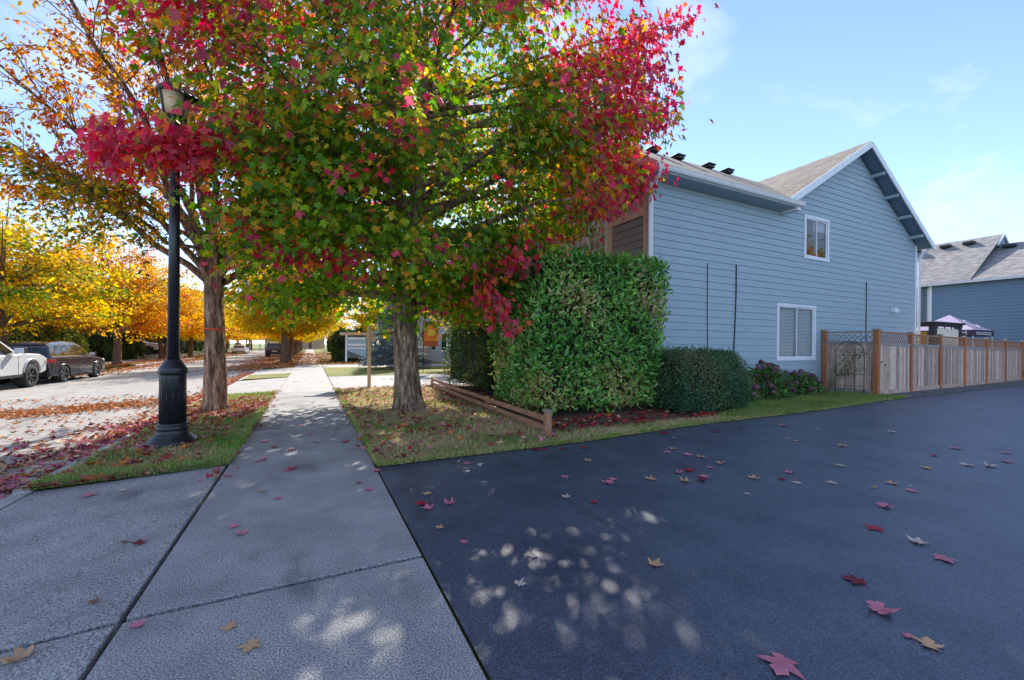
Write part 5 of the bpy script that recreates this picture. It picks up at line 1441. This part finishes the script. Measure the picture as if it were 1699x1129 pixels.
golden(40, -7.5, 3, 'green and gold tree across the black asphalt drive', None, 1.4)
for x, y, s in ((-19,80,1.0),(-18.5,88,1.2),(-19.5,97,1.1),(-18.5,108,1.3),(-19,118,1.2),(4.5,52,1.0),(5,66,1.1),(4.5,82,1.2),(5,98,1.2)):
    src = [o for o in COL.objects if o.name.startswith('mounded_shrub') and o.parent is None][0 if s < 1.15 else 1]
    o = copy_tree(src); o.location = (x, y, 0); o.scale = (s,s,s); o['label'] = 'dark green mounded shrub in the gardens far down the street, '+('across the road' if x < 0 else 'on the near side'); o['group'] = 'far garden shrubs '+('across the road' if x < 0 else 'on the near side')
mb = thing('mailbox_cluster', 'brown mailbox cabinet on a pedestal at the far kerb beyond the white car', 'mailbox', (-12.2,92,-.22))
M['mail'] = mat('mailbox_brown', (.42,.24,.14), .6, var=.1, scale=4)
MB().box(-.12,.12,-.12,.12,0,.5).build('pedestal', M['mail'], mb); bevel(MB().box(-.5,.5,-.25,.25,.5,1.6).build('cabinet', M['mail'], mb), .02); MB().prism([(-.58,1.6),(.58,1.6),(0,1.85)], -.32, .32).build('roof', M['shingle_far'], mb)
# orange flag on a short pole
fl = thing('garden_flag', 'orange harvest flag on a pole in front of the blue spruce', 'flag', (5.08,20.5,0))
MB().tube([(0,0,-.05),(0,0,2.62)], .018, 8).tube([(-.02,0,2.58),(.75,-.02,2.58)], .012, 6).build('pole', M['black'], fl, smooth=True)
M['flag'] = mat('flag_orange', (.80,.16,.015), .7, col2=(.85,.28,.02), scale=2.5); M['flag_y'] = mat('flag_yellow', (.85,.50,.05), .7); M['flag_b'] = mat('flag_rust', (.42,.10,.02), .7)
cl = MB(); cols = 10
for i in range(cols):
    u0, u1 = i/cols*.7, (i+1)/cols*.7; w0_, w1_ = .02*math.sin(u0*14), .02*math.sin(u1*14)
    cl.add([(.03+u0,w0_,1.34),(.03+u1,w1_,1.34),(.03+u1,w1_,2.56),(.03+u0,w0_,2.56),(.03+u0,w0_+.006,1.34),(.03+u1,w1_+.006,1.34),(.03+u1,w1_+.006,2.56),(.03+u0,w0_+.006,2.56)], [(0,1,2,3),(7,6,5,4)])
cloth = cl.build('cloth', M['flag'], fl)
MB().box(.03,.73,-.030,-.026,1.34,1.60).build('border', M['flag_b'], cloth)
MB().add([(.38+.24*math.cos(t)*(1+.05*math.cos(5*t)),-.032,2.02+.18*math.sin(t)) for t in np.linspace(0,2*PI,24,endpoint=False)], [tuple(range(24))]).build('pumpkin_print', M['flag_y'], cloth)
def text(s, size, mtl, parent, mw):
    cu = bpy.data.curves.new('lettering', 'FONT'); cu.body = s; cu.size = size; cu.extrude = .002
    tmp = bpy.data.objects.new('tmp', cu); COL.objects.link(tmp)
    dg = bpy.context.evaluated_depsgraph_get(); me = bpy.data.meshes.new_from_object(tmp.evaluated_get(dg)); bpy.data.objects.remove(tmp); bpy.data.curves.remove(cu)
    me.name = 'lettering'; me.materials.clear(); me.materials.append(mtl); me.transform(mw)
    return obj('lettering', me, parent)
text('Harvest', .22, M['flag_y'], cloth, Matrix.Translation((.06,-.035,1.64)) @ Matrix.Rotation(PI/2,4,'X'))

# gazebo and pop-up canopy behind the fence
gz = thing('gazebo', 'dark framed gazebo with pale curtains behind the board fence', 'gazebo', (27.6,9.2,0))
M['curtain'] = mat('pale_curtain', (.66,.64,.56), .9, var=.08, scale=4); M['curtain_y'] = mat('ochre_curtain', (.55,.30,.06), .9)
M['gz'] = mat('gazebo_metal', (.035,.038,.045), .5)
for x, y in ((0,0),(2.9,0),(2.9,2.8),(0,2.8)): bevel(MB().box(x-.12,x+.12,y-.12,y+.12,0,2.62).build('post', M['gz'], gz), .01)
MB().box(-.14,3.04,-.14,-.10,2.55,2.70).build('beam', M['gz'], gz); MB().box(-.14,-.10,-.10,2.9,2.55,2.70).build('beam', M['gz'], gz)
bevel(MB().box(-.22,3.12,-.22,3.0,2.70,2.80).build('roof', M['gz'], gz), .02)
def curtain(a, b, z0, z1, m, folds):
    a, b = Vector(a), Vector(b); d = b-a; nn = Vector((-d.y,d.x,0)).normalized(); c = MB(); N_ = folds*6
    vs = []
    for i in range(N_+1):
        p = a+d*(i/N_)+nn*(.035*math.sin(i*2*PI/6)); vs += [(p.x,p.y,z0),(p.x,p.y,z1)]
    fs = [(2*i,2*i+2,2*i+3,2*i+1) for i in range(N_)]
    return c.add(vs, fs).build('curtain', m, gz, smooth=True)
curtain((.16,-.04,0),(2.85,-.04,0),.3,2.50,M['curtain'],14)
curtain((-.02,.2,0),(-.02,2.6,0),.3,2.30,M['curtain_y'],12)
for x in (.3,1.1,1.9,2.6): MB().box(x-.02,x+.02,-.09,-.05,2.45,2.56).build('curtain_ring', M['gz'], gz)
tn = thing('canopy_tent', 'lilac pop-up canopy with white lettering on its dark valance behind the fence', 'tent', (33,10.3,0))
M['lilac'] = mat('lilac_canopy', (.44,.36,.50), .7, var=.06, scale=3); M['valance'] = mat('plum_valance', (.075,.045,.085), .7); M['letter'] = mat('white_print', (.8,.8,.82), .6)
q = 1.36; tz = 2.50
for a_, b_ in (((-q,-q),(q,-q)),((q,-q),(q,q)),((q,q),(-q,q)),((-q,q),(-q,-q))):
    m0 = ((a_[0]+b_[0])/2*.98,(a_[1]+b_[1])/2*.98,tz-.04)
    MB().add([(a_[0],a_[1],tz),m0,(b_[0],b_[1],tz),(0,0,3.42),(a_[0]*.5,a_[1]*.5,2.93),(b_[0]*.5,b_[1]*.5,2.93)], [(0,1,4),(1,5,4),(1,2,5),(4,5,3)]).build('canopy_panel', M['lilac'], tn)
    dx, dy = (b_[0]-a_[0]), (b_[1]-a_[1]); nx, ny = dy/ math.hypot(dx,dy)*.01, -dx/math.hypot(dx,dy)*.01
    MB().add([(a_[0]+nx,a_[1]+ny,tz-.32),(b_[0]+nx,b_[1]+ny,tz-.32),(b_[0]+nx,b_[1]+ny,tz),(a_[0]+nx,a_[1]+ny,tz),(a_[0],a_[1],tz-.32),(b_[0],b_[1],tz-.32),(b_[0],b_[1],tz),(a_[0],a_[1],tz)], [(0,1,2,3),(7,6,5,4),(0,4,5,1),(2,6,7,3),(0,3,7,4),(1,5,6,2)]).build('valance', M['valance'], tn)
for x, y in ((-q,-q),(q,-q),(q,q),(-q,q)): MB().box(x*.97-.02,x*.97+.02,y*.97-.02,y*.97+.02,0,tz-.02).build('leg', M['white'], tn)
text('OM', .36, M['letter'], tn, Matrix.Translation((-q-.024,-.55,tz-.30)) @ Matrix.Rotation(-PI/2,4,'Z') @ Matrix.Rotation(PI/2,4,'X'))
bl = MB()
for i, (w_, h_) in enumerate([(.10,.15),(.12,.15),(.09,.15),(.11,.15),(.10,.15),(.12,.15),(.09,.15),(.11,.15),(.10,.15)]):
    x = -1.05+i*.235; bl.box(x,x+.05,-q-.022,-q-.014,tz-.26,tz-.26+h_); bl.box(x+.05,x+.05+w_,-q-.022,-q-.014,tz-.26+h_*.75,tz-.26+h_); bl.box(x+.05,x+.05+w_*.8,-q-.022,-q-.014,tz-.26,tz-.26+.045)
o = bl.build('print', M['letter'], tn); o['kind'] = 'stuff'
lg = MB().tube([(-.62+.42*math.cos(t)-.0,-q*.62-.28*math.sin(t)*1.0, 0) for t in np.linspace(.2,5.6,24)], .03, 5)
lgm = lg.mesh('logo', M['letter'], True)
for v in lgm.vertices:
    x, y = v.co.x+.75, v.co.y; zz = 3.42-(3.42-tz)*abs(y)/q; v.co = (x, y-.01, zz+.03+v.co.z*.3)
obj('logo', lgm, tn)
rg = np.random.default_rng(90)
tip = thing('young_conifer', 'small bright green conifer tip showing above the gazebo', 'shrub', (27.9,12.7,0))
n = 1500; zz = rg.random(n)**.8*3.55; a = rg.uniform(0,2*PI,n); r = (3.6-zz)*.17*rg.uniform(.5,1,n)
V, F, C = scatter(OVAL, OVAL_F, np.stack([r*np.cos(a),r*np.sin(a),zz],1), np.stack([np.cos(a),np.sin(a),.6+0*a],1), np.stack([np.cos(a),np.sin(a),.5+0*a],1), rg.uniform(.09,.15,n), np.tile([.22,.38,.03],(n,1))*rg.uniform(.7,1.3,(n,1)))
obj('crown', np_mesh('crown', V, F, M['bush'], C), tip); MB().tube([(0,0,-.05),(0,0,3.2)], [.05,.01], 6).build('trunk', M['bark_far'], tip)

# ================================================================== fallen leaves
FALL = dict(
    red=(.42,.02,.045), pink=(.62,.20,.27), tan=(.58,.36,.20), orange=(.66,.20,.04), pale=(.62,.50,.42), dark=(.20,.012,.03), brown=(.26,.13,.06))
def litter(name, label, n, sampler, mix, size, seed, lift=.012):
    rg = np.random.default_rng(seed)
    XY = sampler(rg, n); n = len(XY)
    z = np.array([zg(x, y) for x, y in XY])+lift+rg.uniform(0,.02,n)
    a = rg.uniform(0,2*PI,n)
    ax = np.stack([np.cos(a), np.sin(a), rg.normal(0,.22,n)], 1); nr_ = np.stack([rg.normal(0,.28,n), rg.normal(0,.28,n), np.ones(n)], 1)
    keys = list(mix); pr = np.array([mix[k] for k in keys], float); pr /= pr.sum()
    col = np.array([FALL[k] for k in keys])[rg.choice(len(keys), n, p=pr)]*rg.uniform(.7,1.2,(n,1))
    T = MAPLE_S.copy(); T[:,2] = -1.5*T[:,2]
    V, F, C = scatter(T, MAPLE_SF, np.column_stack([XY, z]), ax, nr_, rg.uniform(size[0],size[1],n), col)
    o = obj(name, np_mesh(name, V, F, M['litter'], C), kind='stuff'); o['label'] = label; o['category'] = 'leaves'
    return o
def inbox(XY, x0, x1, y0, y1): return XY[(XY[:,0] > x0)&(XY[:,0] < x1)&(XY[:,1] > y0)&(XY[:,1] < y1)]
litter('leaf_litter', 'carpet of red leaves round the banded tree on the verge', 2300, lambda rg, n: inbox(np.column_stack([rg.normal(-1.7,.75,n), rg.normal(10.3,1.15,n)]), -2.9,-.86,5.8,13.6), dict(red=4,pink=2,orange=2,dark=1,tan=1), (.06,.12), 101, .03)
litter('leaf_litter', 'scattered red and pink leaves on the grass below the lamp post', 420, lambda rg, n: inbox(np.column_stack([rg.normal(-1.9,.6,n), rg.normal(7.0,1.0,n)]), -2.5,-.86,5.75,9), dict(red=3,pink=4,orange=1,dark=1,tan=2), (.06,.125), 102, .035)
litter('leaf_litter', 'fallen leaves along the front edge of the verge', 80, lambda rg, n: np.column_stack([rg.uniform(-2.5,-1.2,n), 5.66+np.abs(rg.normal(0,.05,n))]), dict(red=2,pink=3,tan=3,orange=1), (.07,.12), 103, .03)
litter('leaf_litter', 'fallen leaves lining both edges of the sidewalk', 190, lambda rg, n: np.column_stack([np.where(rg.random(n)<.5, rg.normal(.72,.06,n), rg.normal(-.86,.06,n)), rg.uniform(5,14,n)]), dict(red=3,pink=3,tan=2,orange=1), (.06,.11), 104, .02)
litter('leaf_litter', 'pink and brown leaves in the near gutter', 800, lambda rg, n: np.column_stack([-2.7-np.abs(rg.normal(0,.7,n)), 4+rg.random(n)*6.5]), dict(pink=4,red=2,tan=2,dark=2,brown=2), (.06,.12), 105)
litter('leaf_litter', 'band of orange leaves across the street', 3600, lambda rg, n: np.column_stack([(t := rg.random(n), -3.0-5.5*t+rg.normal(0,.25,n))[1], 14.2-2.2*t+rg.normal(0,.42,n)]), dict(orange=5,tan=3,brown=2), (.06,.11), 106)
litter('leaf_litter', 'loose orange leaves scattered over the street', 1500, lambda rg, n: np.column_stack([rg.uniform(-8.5,-2.7,n), rg.uniform(6,16.5,n)]), dict(orange=4,tan=3,brown=3), (.05,.10), 107)
litter('leaf_litter', 'orange leaves heaped along the near kerb', 1400, lambda rg, n: np.column_stack([-2.66-np.abs(rg.normal(0,.3,n)), rg.uniform(9,26,n)]), dict(orange=5,tan=2,red=2,brown=1), (.06,.11), 108)
litter('leaf_litter', 'red, pink and tan leaves on the grass under the maple', 900, lambda rg, n: (lambda q: q[((q[:,0]-1.97)**2+(q[:,1]-9.16)**2) > .16])(inbox(np.column_stack([rg.uniform(.75,3.6,n), 5.05+9*rg.random(n)**.9]), .72,3.6,5,14)), dict(red=3,pink=3,tan=3,orange=1,dark=1), (.06,.12), 109, .03)
litter('leaf_litter', 'red leaves on the bark mulch below the hedge', 260, lambda rg, n: np.column_stack([rg.uniform(3.5,7.5,n), rg.uniform(5.6,6.7,n)]), dict(red=4,dark=2,orange=1,tan=1), (.06,.11), 110, .03)
litter('leaf_litter', 'a few red leaves in the planting bed behind the rail fence', 240, lambda rg, n: np.column_stack([rg.uniform(3.3,4.6,n), rg.uniform(7.5,14,n)]), dict(red=4,orange=2,dark=2,tan=1), (.06,.11), 111, .03)
litter('leaf_litter', 'golden leaves covering the far verge and kerb on the near side', 7000, lambda rg, n: np.column_stack([np.where(rg.random(n)<.6, rg.uniform(-2.45,-.85,n), -2.6-np.abs(rg.normal(0,1.2,n))), 27.7+rg.random(n)*45]), dict(orange=5,tan=3,brown=2), (.10,.18), 112)
litter('leaf_litter', 'golden leaves on the verge and gutter across the street', 7000, lambda rg, n: np.column_stack([-11.2-rg.normal(.2,1.0,n), 27+rg.random(n)*65]), dict(orange=5,tan=3,brown=2), (.10,.18), 113)
litter('leaf_litter', 'golden leaves on the neighbour lawn and sidewalk', 4200, lambda rg, n: np.column_stack([rg.uniform(-.8,7,n), 30.8+rg.random(n)**1.4*40]), dict(orange=4,tan=4,brown=1), (.10,.18), 114)

# the leaves one can pick out on the paving: each its own object
def fallen_mesh(colr, seed, curl, small=False):
    rg = np.random.default_rng(seed); b = MB()
    T = MAPLE.copy()
    for i in range(len(T)):
        r = math.hypot(T[i,0], T[i,1]-.4)
        T[i,2] = .03+curl*r*r*(1+.5*math.sin(seed+3*T[i,0]*4))+rg.normal(0,.012)
        T[i,1] -= .4
    V, F, C = scatter(T, MAPLE_F, np.zeros((1,3)), np.array([[0,1.,0]]), np.array([[0,0,1.]]), np.ones(1), np.array([colr]))
    C = C*rg.uniform(.82,1.15,(len(C),1))
    # stalk
    Vs, Fs = tubes_np([(np.array([(0,-.38,.04),(.03,-.65,.07),(.08,-.95,.05)]), np.array([.014,.011,.008]))], 3)
    Fs = np.concatenate([Fs[:,[0,1,2]], Fs[:,[0,2,3]]])+len(V)
    V = np.concatenate([V, Vs]); F = np.concatenate([F, Fs]); C = np.concatenate([C, np.tile(np.array(colr)*.8,(len(Vs),1))])
    return np_mesh('fallen_leaf', V, F, M['litter'], C)
FM = {k: [fallen_mesh(FALL[k], 200+i*7+j, cu) for j, cu in enumerate((.12,.35,.6))] for i, k in enumerate(FALL)}
WORD = dict(red='red', pink='pink', tan='tan', orange='orange', pale='pale cream', dark='dark red', brown='brown')
asph = [(1302,1107,'pink',.155),(1466,1016,'pink',.13),(1421,964,'dark',.12),(1570,929,'pink',.12),(1527,901,'pale',.11),(1454,878,'red',.12),(1470,842,'pink',.12),(1514,815,'pink',.11),(1512,1057,'pink',.05),(1546,1070,'tan',.10),(1090,937,'tan',.10),(888,923,'pale',.08),(866,970,'pale',.07),(988,835,'red',.07),(941,825,'pale',.09),(1011,803,'pink',.12),(1020,797,'pink',.10),(940,792,'pink',.09),(1082,796,'tan',.12),(1140,800,'tan',.11),(1145,781,'red',.14),(1128,785,'pink',.09),(1169,792,'pink',.11),(1167,798,'dark',.10),(1252,794,'tan',.12),(1299,796,'red',.08),(1325,802,'pale',.09),(1382,802,'pale',.10),(1482,803,'tan',.11),(1312,785,'pink',.10),(1196,770,'tan',.10),(1181,777,'pink',.08),(1118,746,'tan',.11),(1142,756,'pink',.12),(1108,752,'pink',.10),(1164,759,'tan',.11),(977,765,'tan',.10),(970,744,'red',.10),(890,747,'dark',.12),(905,746,'red',.10),(934,746,'red',.08),(1103,720,'red',.12),(1120,727,'pale',.07),(1322,732,'tan',.10),(1395,773,'pale',.11),(1399,741,'tan',.12),(1482,718,'pale',.12),(1587,745,'pink',.13),(1552,757,'red',.09),(1539,777,'tan',.12),(1607,773,'pale',.12),(1645,775,'pale',.13),(1673,767,'pink',.14),(1668,752,'pink',.12),(1301,707,'pink',.15),(1190,718,'red',.10),(1357,712,'pale',.08),(711,820,'tan',.09),(702,837,'red',.10),(712,844,'pink',.10),(748,836,'pink',.11),(776,770,'pink',.11),(732,876,'tan',.07),(773,900,'pink',.06),(1310,728,'pale',.08),(1242,820,'pale',.06),(1452,810,'tan',.06),(1512,807,'pale',.05),(1229,712,'dark',.08)]
conc = [(33,1094,'tan',.11),(232,1039,'pink',.07),(385,1042,'tan',.07),(420,1074,'tan',.09),(235,902,'dark',.08),(391,875,'pink',.08),(404,887,'pink',.08),(149,822,'pink',.13),(206,814,'pale',.08),(437,816,'tan',.07),(464,828,'pink',.08),(487,779,'red',.11),(478,782,'pink',.10),(440,763,'pink',.10),(432,766,'pink',.08),(380,791,'pink',.09),(614,814,'pink',.08),(598,802,'red',.06),(257,865,'pale',.05),(441,734,'pink',.10),(485,747,'red',.09),(625,783,'pink',.10),(527,735,'pale',.10),(457,743,'red',.09),(500,708,'red',.10),(520,706,'pink',.10),(515,722,'pink',.10),(562,712,'red',.10),(574,734,'red',.12),(160,1000,'brown',.05),(520,668,'red',.10),(470,672,'red',.09),(210,900,'brown',.05)]
rr = random.Random(4)
for lst, where, surf in ((asph, 'lying on the black asphalt drive', -.006), (conc, 'lying on the grey concrete paving', 0)):
    for x, y, k, s in lst:
        zz = surf
        X, Y = gp(x, y, zz)
        if X < -.83: zz = zg(X)-.0; X, Y = gp(x, y, zz); zz = zg(X)
        o = obj('fallen_leaf', rr.choice(FM[k]), None, (X,Y,zz+.003), rr.uniform(0,6.28), WORD[k]+' maple leaf '+where, 'leaf', WORD[k]+' leaves '+where)
        o.scale = (s, s, s)
        if (x, y) == (1302,1107): o['label'] = 'largest pink maple leaf with a long stalk on the black asphalt drive'; del o['group']
        if (x, y) == (1546,1070): o['label'] = 'curled tan maple leaf beside a tiny pink leaf on the black asphalt drive'; del o['group']
        if (x, y) == (33,1094): o['label'] = 'largest tan maple leaf on the concrete apron beside the sidewalk joint'; del o['group']
